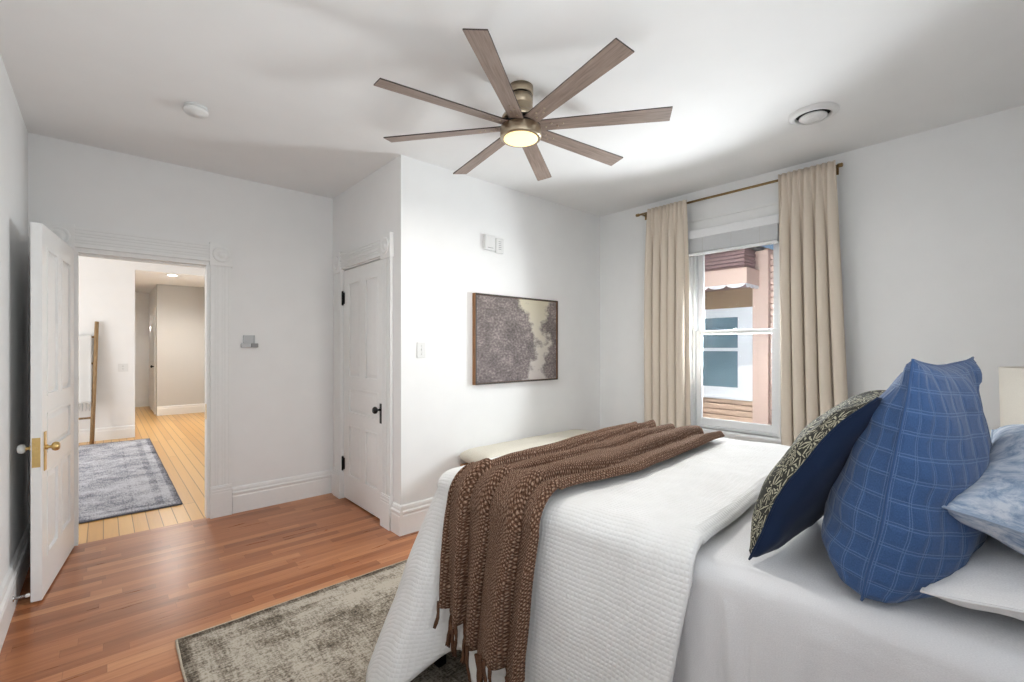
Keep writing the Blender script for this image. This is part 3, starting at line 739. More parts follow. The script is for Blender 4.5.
nb = empty('neighbour_house', (6.2, 2.6, -1.0)); tag(nb, 'neighbouring house with pink trim and lap siding seen through the bedroom window', 'house')
def hpart(name, bm, mat, label=None, parent=None, **kw):
    o = link(name, bm, mat, parent or nb, **kw)
    if not parent: o.matrix_parent_inverse = Matrix.Translation((-6.2, -2.6, 1.0))
    if label: o['label'] = label
    return o
bm = NB(); box(bm, 6.22, 9.5, 2.10, 8.0, -1.0, 2.6); hpart('house_wall', bm, M['house_tan'])
bm = NB()
z = -1.0
while z < 0.62:          # lap siding under the window: boards with a shadow gap under each
    box(bm, 6.165, 6.20, 2.25, 8.0, z + 0.014, z + 0.076)
    z += 0.076
hpart('lap_siding', bm, M['house_tan'], 'tan lap siding boards')
bm = NB(); box(bm, 6.12, 6.24, 2.18, 2.25, -1.0, 2.56); box(bm, 6.10, 6.24, 2.06, 2.18, -1.0, 2.56); hpart('corner_post', bm, M['house_pink'], 'pinkish square corner post', bevel=0.006)
bm = NB()
z = -1.0
while z < 2.48:
    box(bm, 6.18, 6.23, 1.0, 2.06, z + 0.018, z + 0.078)
    z += 0.078
box(bm, 6.25, 9.5, 0.95, 2.10, -1.0, 2.56)
hpart('side_siding', bm, M['house_pink'], 'pink lap siding right of the post')
bm = NB(); box(bm, 6.17, 6.22, 2.25, 2.40, 0.70, 1.87); box(bm, 6.17, 6.22, 3.35, 3.52, 0.70, 1.87); box(bm, 6.17, 6.22, 2.40, 3.35, 1.80, 1.87); box(bm, 6.17, 6.22, 2.40, 3.35, 0.70, 0.78)
box(bm, 6.13, 6.22, 2.255, 3.55, 0.665, 0.70)
fr = hpart('window_surround', bm, M['house_white'], 'white painted window surround')
bm = NB()
for a, b in ((2.40, 2.455), (3.295, 3.35)): box(bm, 6.185, 6.22, a, b, 0.78, 1.80)
for a, b in ((0.78, 0.82), (1.30, 1.345), (1.75, 1.80)): box(bm, 6.185, 6.22, 2.455, 3.295, a, b)
sf = hpart('window_sash', bm, M['house_white'])
bm = NB(); box(bm, 6.200, 6.212, 2.455, 3.295, 0.82, 1.75); hpart('window_pane', bm, M['far_pane'])
bm = NB(); box(bm, 6.16, 6.22, 2.25, 8.0, 1.87, 2.12); hpart('frieze_board', bm, M['house_ochre'], 'ochre board over the window')
# projecting hood: soffit, pink fascia with scalloped hem, louvred gable above
bm = NB(); box(bm, 5.74, 6.2, 2.20, 8.0, 2.115, 2.135); hpart('soffit', bm, M['house_mauve'])
bm = NB(); box(bm, 5.70, 5.74, 2.16, 8.0, 2.12, 2.31); box(bm, 5.74, 6.2, 2.16, 2.20, 2.12, 2.31)
hpart('fascia_board', bm, M['house_pink'], 'pale pink fascia')
bm = NB()
def scallop(pa, pb, n):
    pa, pb = Vector(pa), Vector(pb); t = (pb - pa) / n; nrm = Vector((t.y, -t.x, 0)).normalized() * 0.012
    for k in range(n):
        p = pa + t * k; ring = [p + Vector((0, 0, 0.02)), p + t + Vector((0, 0, 0.02))] + [p + t * (0.5 + 0.5 * cos(a)) + Vector((0, 0, -0.045 * sin(a))) for a in (pi * q / 8 for q in range(9))]
        F = [bm.verts.new(q) for q in ring]; G = [bm.verts.new(q + nrm) for q in ring]
        bm.faces.new(F); bm.faces.new(list(reversed(G)))
        for i in range(len(F)): bm.faces.new((F[i], G[i], G[(i + 1) % len(F)], F[(i + 1) % len(F)]))
scallop((5.72, 8.0, 2.12), (5.72, 2.18, 2.12), 26); scallop((5.72, 2.18, 2.12), (6.2, 2.18, 2.12), 4)
bmesh.ops.recalc_face_normals(bm, faces=bm.faces)
hpart('scalloped_trim', bm, M['house_white'], 'white scalloped trim')
bm = NB()
for k in range(6):
    z = 2.31 + k * 0.045
    box(bm, 5.76 + 0.01 * (k % 2), 6.2, 2.21 + 0.006 * (k % 2), 8.0, z, z + 0.034)
box(bm, 5.86, 6.2, 2.28, 8.0, 2.31, 2.58)
hpart('louvred_gable', bm, M['house_mauve'], 'mauve louvred band above the fascia')
bm = NB(); box(bm, 5.66, 9.6, 2.15, 8.1, 2.58, 2.62); hpart('house_roof', bm, M['roofing'])

# ================================================================== FIXTURES
# ceiling fan -----------------------------------------------------------------
FC = (1.660, 1.777)
fan = empty('ceiling_fan', (FC[0], FC[1], H)); tag(fan, 'eight blade ceiling fan with weathered wood blades and a lit round light', 'ceiling fan')
bm = NB(); lathe(bm, [(0.066, 0.0), (0.066, -0.04), (0.064, -0.043)], 40); link('canopy', bm, M['fanbrass'], fan)
bm = NB(); lathe(bm, [(0.058, -0.043), (0.058, -0.052)], 40); link('canopy_ring', bm, M['black'], fan)
bm = NB(); lathe(bm, [(0.064, -0.052), (0.064, -0.090), (0.060, -0.094), (0.060, -0.100), (0.064, -0.104), (0.066, -0.135), (0.080, -0.150), (0.098, -0.158), (0.104, -0.172), (0.104, -0.186)], 40); link('motor_housing', bm, M['fanbrass'], fan)
bm = NB(); lathe(bm, [(0.088, -0.186), (0.088, -0.208), (0.104, -0.209), (0.104, -0.216)], 40); link('rotor', bm, M['black'], fan)
bm = NB(); lathe(bm, [(0.090, -0.216), (0.106, -0.218), (0.110, -0.224), (0.110, -0.268), (0.106, -0.276), (0.092, -0.276)], 48); link('light_kit', bm, M['fanbrass'], fan)
bm = NB(); lathe(bm, [(0.088, -0.268), (0.091, -0.278), (0.080, -0.283), (0.050, -0.287), (0.010, -0.288)], 40); o = link('diffuser', bm, M['fanlight'], fan); o['label'] = 'glowing frosted light disc'
fl = bpy.data.lights.new('fan_lamp', 'AREA'); fl.shape = 'DISK'; fl.energy = 12; fl.size = 0.17; fl.color = (1.0, 0.965, 0.92)
flo = bpy.data.objects.new('fan_lamp', fl); COL.objects.link(flo); flo.location = (FC[0], FC[1], H - 0.30)
def blade_bm():
    bm = NB(); n = 14; r0, r1 = 0.085, 0.768; th = 0.006
    rows = []
    for i in range(n + 1):
        f = i / n; r = r0 + (r1 - r0) * f
        w = 0.040 + 0.010 * min(1, f * 1.05)
        rows.append((r, -w, w))
    T = [[bm.verts.new((r, y, z)) for (y, z) in ((a, th / 2), (b, th / 2), (b, -th / 2), (a, -th / 2))] for r, a, b in rows]
    for i in range(n):
        for k in range(4):
            f = bm.faces.new((T[i][k], T[i + 1][k], T[i + 1][(k + 1) % 4], T[i][(k + 1) % 4])); f.material_index = 1 if k in (1, 3) else 0
    bm.faces.new(T[0]).material_index = 1; bm.faces.new(list(reversed(T[-1]))).material_index = 1
    bmesh.ops.recalc_face_normals(bm, faces=bm.faces)
    return bm
blade0 = None
for k in range(8):
    a = radians((-5.8, -52.3, -101.0, -145.8, -189.3, -233.2, -280.4, -325.6)[k])
    if blade0 is None:
        blade0 = link('blade', blade_bm(), [M['blade'], M['blade_edge']], fan); b = blade0
        screws = []
        for sx, sy in ((0.135, 0.012), (0.165, -0.012), (0.195, 0.012), (0.225, -0.004)):
            bm = NB(); lathe(bm, [(0.006, -0.0031), (0.006, -0.0046), (0.003, -0.0062)], 8, (sx, sy, 0)); screws.append(link('screw', bm, M['fanbrass'], blade0))
    else:
        b = blade0.copy(); COL.objects.link(b)
        for q in screws:
            qc = q.copy(); COL.objects.link(qc); qc.parent = b
    b.location = (0, 0, -0.212); b.rotation_mode = 'XYZ'
    b.matrix_basis = Matrix.Translation((0, 0, -0.212)) @ Matrix.Rotation(a, 4, 'Z') @ Matrix.Rotation(radians(-11), 4, 'X')

# smoke detector ----------------------------------------------------------------
sd = empty('smoke_detector', (0.399, 3.178, H)); tag(sd, 'small round white smoke detector on the ceiling, nearest the door wall', 'smoke detector')
bm = NB(); lathe(bm, [(0.058, 0.0), (0.058, -0.008), (0.050, -0.010)], 36); link('mounting_plate', bm, M['plastic'], sd)
bm = NB(); lathe(bm, [(0.054, -0.010), (0.050, -0.014), (0.060, -0.016), (0.062, -0.030), (0.054, -0.040), (0.020, -0.043), (0.018, -0.046), (0.004, -0.046)], 36); link('cover', bm, M['plastic'], sd)
# round ceiling vent ----------------------------------------------------------------
cv = empty('ceiling_vent', (3.14, 0.815, H)); tag(cv, 'round white ceiling air diffuser with a dark ring gap, above the right curtain', 'vent')
bm = NB(); lathe(bm, [(0.128, 0.0), (0.126, -0.010), (0.110, -0.020), (0.094, -0.022), (0.090, -0.014), (0.088, -0.001)], 48, cap=False); link('outer_ring', bm, M['plastic'], cv)
bm = NB(); lathe(bm, [(0.090, -0.0005), (0.089, -0.0025)], 40); o = link('throat', bm, M['dark'], cv); o['label'] = 'dark gap inside the ring'
bm = NB(); lathe(bm, [(0.030, -0.003), (0.030, -0.016), (0.070, -0.018), (0.073, -0.024), (0.062, -0.030), (0.036, -0.031), (0.034, -0.036), (0.026, -0.037), (0.005, -0.037)], 48); link('centre_disc', bm, M['plastic'], cv)
# hall recessed light
dl = empty('recessed_downlight', (0.885, 9.74, 2.6)); tag(dl, 'lit recessed ceiling light in the hall beyond the open doorway', 'ceiling light')
bm = NB(); lathe(bm, [(0.095, 0.0), (0.093, -0.008), (0.070, -0.010), (0.070, -0.001)], 32, cap=False); link('trim_ring', bm, M['plastic'], dl)
bm = NB(); lathe(bm, [(0.069, -0.001), (0.069, -0.006), (0.004, -0.007)], 32); link('lens', bm, M['downlight'], dl)
dll = bpy.data.lights.new('downlight_lamp', 'SPOT'); dll.energy = 120; dll.spot_size = radians(165); dll.spot_blend = 0.6; dll.shadow_soft_size = 0.07; dll.color = (1.0, 0.96, 0.9)
dlo = bpy.data.objects.new('downlight_lamp', dll); COL.objects.link(dlo); dlo.location = (0.885, 9.74, 2.585)

# switch, sockets, chime boxes -----------------------------------------------------
def plate(name, label, cat, x, y, z, face, w, h, kind):
    """face: 'y' -> on a wall facing -Y, 'x' -> facing -X"""
    r = empty(name, (x, y, z), (0, 0, 0 if face == 'y' else radians(-90))); tag(r, label, cat)
    bm = NB(); box(bm, -w / 2, w / 2, -0.006, 0, -h / 2, h / 2); link('cover_plate', bm, M['plastic'], r, bevel=0.002)
    if kind == 'switch':
        bm = NB(); box(bm, -0.005, 0.005, -0.016, -0.006, -0.004, 0.012); link('toggle', bm, M['plastic'], r, bevel=0.0015)
        for s in (-1, 1):
            bm = NB(); lathe(bm, [(0.003, -0.0055), (0.003, -0.0072)], 8, (0, 0, s * 0.03), 'y'); link('screw', bm, M['chrome'], r)
    else:
        for s in (-1, 1):
            bm = NB(); box(bm, -0.016, 0.016, -0.008, -0.006, s * 0.02 - 0.013, s * 0.02 + 0.013); so = link('socket', bm, M['plastic'], r, bevel=0.001)
            bm = NB()
            for q in (-0.006, 0.006): box(bm, q - 0.001, q + 0.001, -0.0085, -0.0079, s * 0.02 - 0.002, s * 0.02 + 0.007)
            box(bm, -0.002, 0.002, -0.0085, -0.0079, s * 0.02 - 0.009, s * 0.02 - 0.005)
            link('slots', bm, M['dark'], so)
    return r
plate('light_switch', 'white toggle light switch on the wall left of the framed picture', 'switch', 1.76, YP, 1.33, 'y', 0.072, 0.116, 'switch')
plate('wall_outlet', 'white electrical outlet low on the wall at the left end of the bench', 'outlet', 2.15, YP, 0.43, 'y', 0.072, 0.116, 'outlet')
plate('wall_outlet', 'white electrical outlet by the room corner left of the curtains', 'outlet', 3.80, YP, 0.43, 'y', 0.072, 0.116, 'outlet')
plate('wall_outlet', 'white outlet on the hall wall right of the leaning ladder', 'outlet', 0.217, HY, 1.05, 'y', 0.115, 0.116, 'outlet')
ch = empty('chime_box', (2.405, YP, 2.225)); tag(ch, 'small plain white box high on the wall, left one of the pair', 'wall box')
bm = NB(); box(bm, -0.055, 0.052, -0.030, 0, -0.062, 0.062); link('cover', bm, M['plastic'], ch, bevel=0.004)
bm = NB(); box(bm, -0.03, 0.03, -0.0308, -0.0298, -0.045, -0.041); link('slot', bm, M['plastic_grey'], ch)
ch = empty('sensor_box', (2.515, YP, 2.218)); tag(ch, 'small slotted white box high on the wall, right one of the pair', 'wall box')
bm = NB(); box(bm, -0.045, 0.042, -0.024, 0, -0.066, 0.060); link('cover', bm, M['plastic'], ch, bevel=0.006)
bm = NB()
for k in range(5): box(bm, -0.018, 0.012, -0.0245, -0.0235, -0.035 + k * 0.016, -0.031 + k * 0.016)
link('grille', bm, M['plastic_grey'], ch)
hk = empty('wall_holder', (0.902, YD, 1.375)); tag(hk, 'small grey holder with a clear upright on the wall between the two doors', 'wall holder')
bm = NB(); box(bm, -0.062, 0.010, -0.030, 0, -0.026, 0.008); link('bracket', bm, M['clear_grey'], hk, bevel=0.004)
bm = NB(); box(bm, 0.014, 0.064, -0.030, 0, -0.026, 0.008); o = link('clip', bm, M['plastic_grey'], hk, bevel=0.004); o['label'] = 'dark grey clip'
bm = NB(); box(bm, -0.044, 0.040, -0.012, 0, 0.008, 0.075); box(bm, -0.044, -0.036, -0.02, -0.012, 0.008, 0.075); box(bm, 0.032, 0.040, -0.02, -0.012, 0.008, 0.075); link('upright', bm, M['clear_grey'], hk, bevel=0.002)
# door stop on the left baseboard
ds = empty('door_stop', (XL + 0.024, 3.375, 0.085)); tag(ds, 'thin steel door stop between the left baseboard and the open door', 'door stop')
bm = NB(); lathe(bm, [(0.014, 0.0), (0.014, 0.004), (0.006, 0.007)], 14, (0, 0, 0), 'x'); link('mount', bm, M['chrome'], ds)
bm = NB(); tube(bm, [(0.006 + 0.040 * k / 40, 0.0055 * cos(k * 1.2), 0.0055 * sin(k * 1.2)) for k in range(41)], 0.0025, 6); link('spring', bm, M['chrome'], ds)
bm = NB(); lathe(bm, [(0.007, 0.044), (0.009, 0.048), (0.009, 0.058), (0.005, 0.061)], 12, (0, 0, 0), 'x'); link('rubber_tip', bm, M['plastic'], ds)

# ------------------------------------------------------------------ framed picture
pc = empty('framed_picture', (2.730, YP, 1.418)); tag(pc, 'framed muted landscape picture of tree masses and pale water on the white wall', 'picture')
pw, ph = 0.493, 0.374
bm = NB()
for a, b, c, d in ((-pw, -pw + 0.012, -ph, ph), (pw - 0.012, pw, -ph, ph), (-pw + 0.012, pw - 0.012, -ph, -ph + 0.012), (-pw + 0.012, pw - 0.012, ph - 0.012, ph)): box(bm, a, b, -0.042, 0, c, d)
for f in bm.faces:
    if f.calc_center_median().y < -0.0415: f.material_index = 1
link('frame', bm, [M['frame_side'], M['frame_face']], pc)
bm = NB(); uvl = bm.loops.layers.uv.verify()
box(bm, -pw + 0.015, pw - 0.015, -0.034, -0.004, -ph + 0.015, ph - 0.015)
for f in bm.faces:
    for lp in f.loops: lp[uvl].uv = ((lp.vert.co.x + pw) / (2 * pw), (lp.vert.co.z + ph) / (2 * ph))
o = link('canvas', bm, M['painting'], pc); o['label'] = 'canvas with a muted mauve-grey landscape'

# ------------------------------------------------------------------ rugs
def rug(name, label, x0, x1, y0, y1, m, em, z=0.0):
    r = empty(name, (0, 0, z)); r.location = (0, 0, z)
    tag(r, label, 'rug')
    def wav(a): return 0.004 * nz3(a * 3, 1.3) + 0.002 * nz3(a * 11, 7.1)
    bm = NB(); nx, ny = 64, 48
    def fn(u, v):
        x = x0 + (x1 - x0) * u; y = y0 + (y1 - y0) * v
        e = min(u * (x1 - x0), (1 - u) * (x1 - x0), v * (y1 - y0), (1 - v) * (y1 - y0))
        if u in (0, 1): x += wav(y)
        if v in (0, 1): y += wav(x)
        return (x, y, 0.010 + 0.004 * nz3(x * 2.5, y * 2.5) * exp(-e * 6) * 0.5 + 0.0015)
    grid(bm, nx, ny, fn)
    ed = [e for e in bm.edges if e.is_boundary]
    ret = bmesh.ops.extrude_edge_only(bm, edges=ed)
    for vtx in [g for g in ret['geom'] if isinstance(g, bmesh.types.BMVert)]: vtx.co.z = 0.001
    link('pile', bm, m, r)
    bm = NB()
    pts = [(x0 + (x1 - x0) * k / 40, y1 + 0.002 + wav(x0 + (x1 - x0) * k / 40), 0.0065) for k in range(41)]; tube(bm, pts, 0.0058, 8)
    pts = [(x0 - 0.002 + wav(y0 + (y1 - y0) * k / 40), y0 + (y1 - y0) * k / 40, 0.0065) for k in range(41)]; tube(bm, pts, 0.0058, 8)
    pts = [(x1 + 0.002 + wav(y0 + (y1 - y0) * k / 40), y0 + (y1 - y0) * k / 40, 0.0065) for k in range(41)]; tube(bm, pts, 0.0058, 8)
    pts = [(x0 + (x1 - x0) * k / 40, y0 - 0.002 + wav(x0 + (x1 - x0) * k / 40), 0.0065) for k in range(41)]; tube(bm, pts, 0.0058, 8)
    o = link('binding', bm, em, r)
    return r
rug('area_rug', 'distressed grey-brown area rug under the bed on the reddish wood floor', 0.25, 3.45, 0.15, 2.575, M['rug'], M['rug_edge'])
rug('hall_rug', 'faded blue-grey rug on the yellow boards beyond the doorway', -1.25, 0.50, 4.80, 8.55, M['hall_rug'], M['hall_rug_edge'])

# ================================================================== BED
TH = radians(4.5)
BX, BY = 1.05, 1.63
def bed_empty(name): return empty(name, (BX, BY, 0), (0, 0, TH))
MW, ML, ZT = 1.53, 2.03, 0.80             # mattress size, top height
bed = bed_empty('bed'); tag(bed, 'bed on dark legs with white bedding standing on the grey-brown rug', 'bed')
bm = NB()
box(bm, 0.02, 0.05, -ML, 0.0, 0.40, 0.485); box(bm, MW - 0.05, MW - 0.02, -ML, 0.0, 0.40, 0.485); box(bm, 0.05, MW - 0.05, -0.05, -0.02, 0.40, 0.485); box(bm, 0.05, MW - 0.05, -ML + 0.02, -ML + 0.05, 0.40, 0.485)
for k in range(12): y = -0.1 - k * 0.167; box(bm, 0.05, MW - 0.05, y - 0.04, y + 0.04, 0.46, 0.485)
link('frame', bm, M['black'], bed)
for lx, ly in ((-0.012, 0.022), (MW - 0.028, 0.022), (0.004, -ML + 0.04), (MW - 0.044, -ML + 0.04), (MW / 2 - 0.02, 0.0), (MW / 2 - 0.02, -ML / 2)):
    bm = NB(); box(bm, lx, lx + 0.04, ly - 0.04, ly, 0.0125, 0.40); link('leg', bm, M['black'], bed, bevel=0.003)
bm = NB(); box(bm, 0.012, MW - 0.012, -ML + 0.012, -0.012, 0.49, ZT - 0.012); link('mattress', bm, M['sheet'], bed, bevel=0.05, seg=4)

def rrect(d, n_side, rad, x0, x1, y0, y1): pass
# fitted sheet: rounded box shell with creases
sh = None
bm = NB()
def sheet_pt(u, v):
    # u around (0..1) the perimeter, v from the lower hem (0) up over the edge (0.6) to the spine of the top (1)
    per = 2 * (MW + ML); s = u * per; R = 0.06
    pts = [((0, 0), (0, -ML)), ((0, -ML), (MW, -ML)), ((MW, -ML), (MW, 0)), ((MW, 0), (0, 0))]
    L = [ML, MW, ML, MW]; nrm = [(-1, 0), (0, -1), (1, 0), (0, 1)]
    i = 0
    while s > L[i] + 1e-9 and i < 3: s -= L[i]; i += 1
    f = s / L[i]
    x = pts[i][0][0] + (pts[i][1][0] - pts[i][0][0]) * f; y = pts[i][0][1] + (pts[i][1][1] - pts[i][0][1]) * f
    return x, y
N = 220
CREASES = [(random.uniform(-2.0, 0.0), random.uniform(-0.25, 0.25), random.uniform(0.010, 0.03), random.uniform(0.003, 0.009)) for _ in range(26)] + [(-1.17, 0.10, 0.014, 0.012), (-1.23, -0.16, 0.012, 0.010), (-1.38, 0.05, 0.03, 0.010)]
def sheet_fn(u, v):
    x, y = sheet_pt(u if u < 1 else 0.0, v)
    # round the plan corners
    cx, cy = MW / 2, -ML / 2; r = 0.07
    qx = max(abs(x - cx) - (MW / 2 - r), 0); qy = max(abs(y - cy) - (ML / 2 - r), 0)
    d = sqrt(qx * qx + qy * qy)
    sx, sy = (1 if x > cx else -1), (1 if y > cy else -1)
    if qx > 0 and qy > 0: x = cx + sx * (MW / 2 - r + qx / d * r); y = cy + sy * (ML / 2 - r + qy / d * r)
    nx = (sx * qx / d) if d > 1e-6 else 0; ny = (sy * qy / d) if d > 1e-6 else 0
    er = 0.055
    w = nz3(x * 4 + 9, y * 4, 2.0)
    if v < 0.5:                               # side
        f = v / 0.5; z = 0.36 + (ZT - er - 0.36) * f
        crease = 0.006 * sin(11 * (x + y) + 6 * z + 3 * w) * (1 - 0.5 * f) + 0.010 * w - 0.008 * (1 - f) + 0.007 * exp(-((y * 1.0 + 1.30 + 0.25 * (z - 0.6)) / 0.02) ** 2)
        crease += sum(h_ * exp(-((y - c_ - sl_ * (z - 0.6)) / w_) ** 2) * (1 - 0.6 * f) for c_, sl_, w_, h_ in CREASES)
        return (x + nx * crease, y + ny * crease, z)
    elif v < 0.7:                             # edge roll
        a = (v - 0.5) / 0.2 * pi / 2
        inn = er * (1 - cos(a))
        return (x - nx * inn + nx * 0.008 * w, y - ny * inn + ny * 0.008 * w, ZT - er + er * sin(a) + 0.004 * w)
    f = (v - 0.7) / 0.3
    x1, y1 = x - nx * er, y - ny * er
    ty = min(max(y1, -ML + 0.7), -0.7)
    px, py = x1 + (cx - x1) * f, y1 + (ty - y1) * f
    return (px, py, ZT + 0.004 * nz3(px * 5, py * 5) + 0.003 * sin(px * 20 + py * 3) * nz3(px * 2, py * 2, 5) + 0.004 * w * (1 - f))
grid(bm, 560, 40, sheet_fn, lambda u, v: (u * 7.12, v * 1.2))
bmesh.ops.remove_doubles(bm, verts=bm.verts, dist=0.0008)
bmesh.ops.recalc_face_normals(bm, faces=bm.faces)
sheet = link('fitted_sheet', bm, M['sheet'], None, smooth=True)
sheet.location = (BX, BY, 0); sheet.rotation_euler = (0, 0, TH)
tag(sheet, 'smooth white fitted sheet pulled over the mattress below the pillows', 'sheet')

# duvet -------------------------------------------------------------------------
HEAD = -1.08                               # where the duvet's head edge lies (local y)
TOP = ZT + 0.045
RC, ER, OFF = 0.10, 0.085, 0.035
D_X0, D_X1, D_Y1 = -OFF, MW + OFF, OFF
L1 = D_Y1 - RC - HEAD; LC = RC * pi / 2; L2 = (D_X1 - D_X0) - 2 * RC
PER = L1 + LC + L2 + LC + L1
def perim(s):
    """point and outward normal along near side -> foot -> far side"""
    if s <= L1: return (D_X0, HEAD + s), (-1, 0)
    s -= L1
    if s <= LC:
        a = s / RC; return (D_X0 + RC - RC * cos(a), D_Y1 - RC + RC * sin(a)), (-cos(a), sin(a))
    s -= LC
    if s <= L2: return (D_X0 + RC + s, D_Y1), (0, 1)
    s -= L2
    if s <= LC:
        a = s / RC; return (D_X1 - RC + RC * sin(a), D_Y1 - RC + RC * cos(a)), (sin(a), cos(a))
    s -= LC
    return (D_X1, D_Y1 - RC - s), (1, 0)
SC1 = L1 + LC / 2; SC2 = L1 + LC + L2 + LC / 2
def gauss(s, c, w): return exp(-((s - c) / w) ** 2)
def hang(s, d):
    """duvet surface below the edge: s along the perimeter, d drop below the start of the vertical part -> (x, y, z), normal"""
    (x, y), (nx, ny) = perim(s)
    g = gauss(s, SC1, 0.20) + gauss(s, SC2, 0.20)
    Lm = 0.64
    t = d / Lm
    fold = (0.018 + 0.035 * gauss(s, SC1, 0.35)) * sin(s * 21.0 + 0.6) * t + 0.036 * sin(s * 8.3 + 2.0) * t
    wide = 0.5 + 0.5 * max(0.0, 1 - abs(s - SC1) / 0.5)
    out = d * (0.055 + 0.47 * g) + fold * wide + 0.012 * nz3(s * 4, d * 4, 3.3)
    out -= 0.05 * gauss(s, SC1 - 0.24, 0.07) * t + 0.05 * gauss(s, SC1 + 0.25, 0.07) * t
    tx, ty = ny, -nx                       # tangent
    sl = 0.0
    if s < L1: sl = 0.16 * d * (1 - s / L1)      # head hem slants towards the foot as it falls
    return (x + nx * out, y + ny * out + sl, TOP - ER - d), (nx, ny)
def hang_len(s):
    g = gauss(s, SC1, 0.16) + gauss(s, SC2, 0.16)
    return 0.625 + 0.075 * g + 0.012 * sin(s * 7) - 0.085 * gauss(s, SC1 - 0.24, 0.08)
def duvet_top_z(x, y):
    return TOP + 0.010 * nz3(x * 2.2, y * 2.2, 1.0) + 0.006 * nz3(x * 6, y * 6, 4.0) - 0.018 * max(0.0, (y + 0.25)) ** 1.0
NS, NH, NE, NT = 250, 26, 8, 26
def duvet_fn(u, v):
    s = u * PER
    (x, y), (nx, ny) = perim(s)
    a, b, c = NH / (NH + NE + NT), (NH + NE) / (NH + NE + NT), 1.0
    if v <= a:
        d = (1 - v / a) * hang_len(s)
        return Vector(hang(s, d)[0])
    if v <= b:
        q = (v - a) / (b - a) * pi / 2
        inn = ER * (1 - cos(q)); p = Vector((x - nx * inn, y - ny * inn, 0))
        z0 = TOP - ER; zt = duvet_top_z(x - nx * ER, y - ny * ER)
        p.z = z0 + (zt - z0) * sin(q)
        return p
    f = (v - b) / (c - b)
    x1, y1 = x - nx * ER, y - ny * ER
    cy = min(y1, D_Y1 - 0.75)
    xm = MW / 2
    px, py = x1 + (xm - x1) * f, y1 + (cy - y1) * f
    z = duvet_top_z(px, py)
    e = py - HEAD
    z += 0.020 * exp(-(e / 0.05) ** 2) * (0.6 + 0.6 * nz3(px * 5, 0, 8)) - 0.03 * exp(-(e / 0.02) ** 2)
    return Vector((px, py + 0.012 * nz3(px * 3, 3) * exp(-(e / 0.1) ** 2), z))
def duvet_uv(u, v):
    s = u * PER
    (x, y), (nx, ny) = perim(s)
    a, b = NH / (NH + NE + NT), (NH + NE) / (NH + NE + NT)
    if v <= a: k = (1 - v / a) * hang_len(s) + ER * 0.57; return (x + nx * k, y + ny * k)
    if v <= b:
        q = (v - a) / (b - a); k = ER * (0.57 - 1.57 * q); return (x + nx * k, y + ny * k)
    p = duvet_fn(u, v); return (p.x, p.y)
bm = NB(); grid(bm, NS, NH + NE + NT, duvet_fn, duvet_uv)
bmesh.ops.remove_doubles(bm, verts=bm.verts, dist=0.0005)
bmesh.ops.recalc_face_normals(bm, faces=bm.faces)
duvet = link('duvet', bm, M['duvet'], None, smooth=True)
duvet.location = (BX, BY, 0); duvet.rotation_euler = (0, 0, TH)
md = duvet.modifiers.new('thickness', 'SOLIDIFY'); md.thickness = 0.016; md.offset = -1; md.use_rim = True
tag(duvet, 'white waffle-weave duvet draped over the bed and hanging near the rug', 'duvet')

# throw -------------------------------------------------------------------------
th_root = empty('knit_throw', (BX, BY, 0), (0, 0, TH)); tag(th_root, 'chunky brown knitted throw with fringe folded across the foot of the bed', 'throw blanket')
NP = 130; NV = 120
LEN_TOP = 1.35
def throw_fn(u, v, thick=0.0):
    """u along: 0 = near-side lower end, 1 = far edge; v across the width (0 = head side)"""
    # lower end is uneven: head side hangs lowest
    drop = 0.47 - 0.10 * v + 0.02 * sin(v * 17)
    arc = ER * 1.57
    total = drop + arc + LEN_TOP - 0.02
    l = u * total
    # width centre line in local y
    w_ = 4.0 * (v + 0.035 * sin(7.5 * v + 0.8) + 0.022 * sin(u * 5.5 + v * 3)) + 0.12
    kf = math.floor(w_); fr = w_ - kf
    roll = 0.004 + (0.050, 0.062, 0.048, 0.060, 0.040, 0.04)[int(kf) % 6] * (0.30 + 0.70 * (1 - fr) ** 1.1) * (1 - exp(-fr / 0.08)) * (0.35 + 0.65 * min(1.0, (1 - fr) / 0.15))
    edge = min(v, 1 - v)
    roll *= min(1, edge / 0.05 + 0.25)
    if l < drop + arc:
        if l < drop:
            d = drop - l
            wid = 0.46 - 0.08 * min(1, d / 0.40)
            yc = -0.385 - 0.002 * min(1, d / 0.4)
            y = yc + (v - 0.5) * wid
            s = y - HEAD
            p, (nx, ny) = hang(s, d)
            h = 0.030 + roll * (1.0 + 0.5 * min(1, d / 0.2)) + thick
            return Vector((p[0] + nx * h, y, p[2]))
        q = (l - drop) / arc * pi / 2
        wid = 0.46; yc = -0.385; y = yc + (v - 0.5) * wid
        h = 0.030 + roll + thick
        hx = D_X0 + ER * (1 - cos(q)) - (h) * cos(q)
        zt = duvet_top_z(D_X0 + ER, y)
        return Vector((hx, y, TOP - ER + (zt - TOP + ER) * sin(q) + h * sin(q)))
    t = l - drop - arc
    x = D_X0 + ER + t
    g_ = min(1, t / 0.45); g_ = g_ * g_ * (3 - 2 * g_)
    wid = 0.46 + 0.09 * g_
    yc = -0.385 - 0.03 * g_
    y = yc + (v - 0.5) * wid
    z = duvet_top_z(x, y) + 0.018 + roll * (1 + 0.25 * nz3(x * 3, v * 4)) + thick
    # far end rolls over the duvet's far edge
    over = max(0.0, x - (D_X1 - ER)); z -= 0.5 * over
    return Vector((x, y, z))
bm = NB(); grid(bm, NP, NV, throw_fn, lambda u, v: (u * 2.0, v * 0.62))
bmesh.ops.recalc_face_normals(bm, faces=bm.faces)
body = link('throw_body', bm, M['throw'], th_root, smooth=True)
md = body.modifiers.new('thickness', 'SOLIDIFY'); md.thickness = 0.014; md.offset = -1
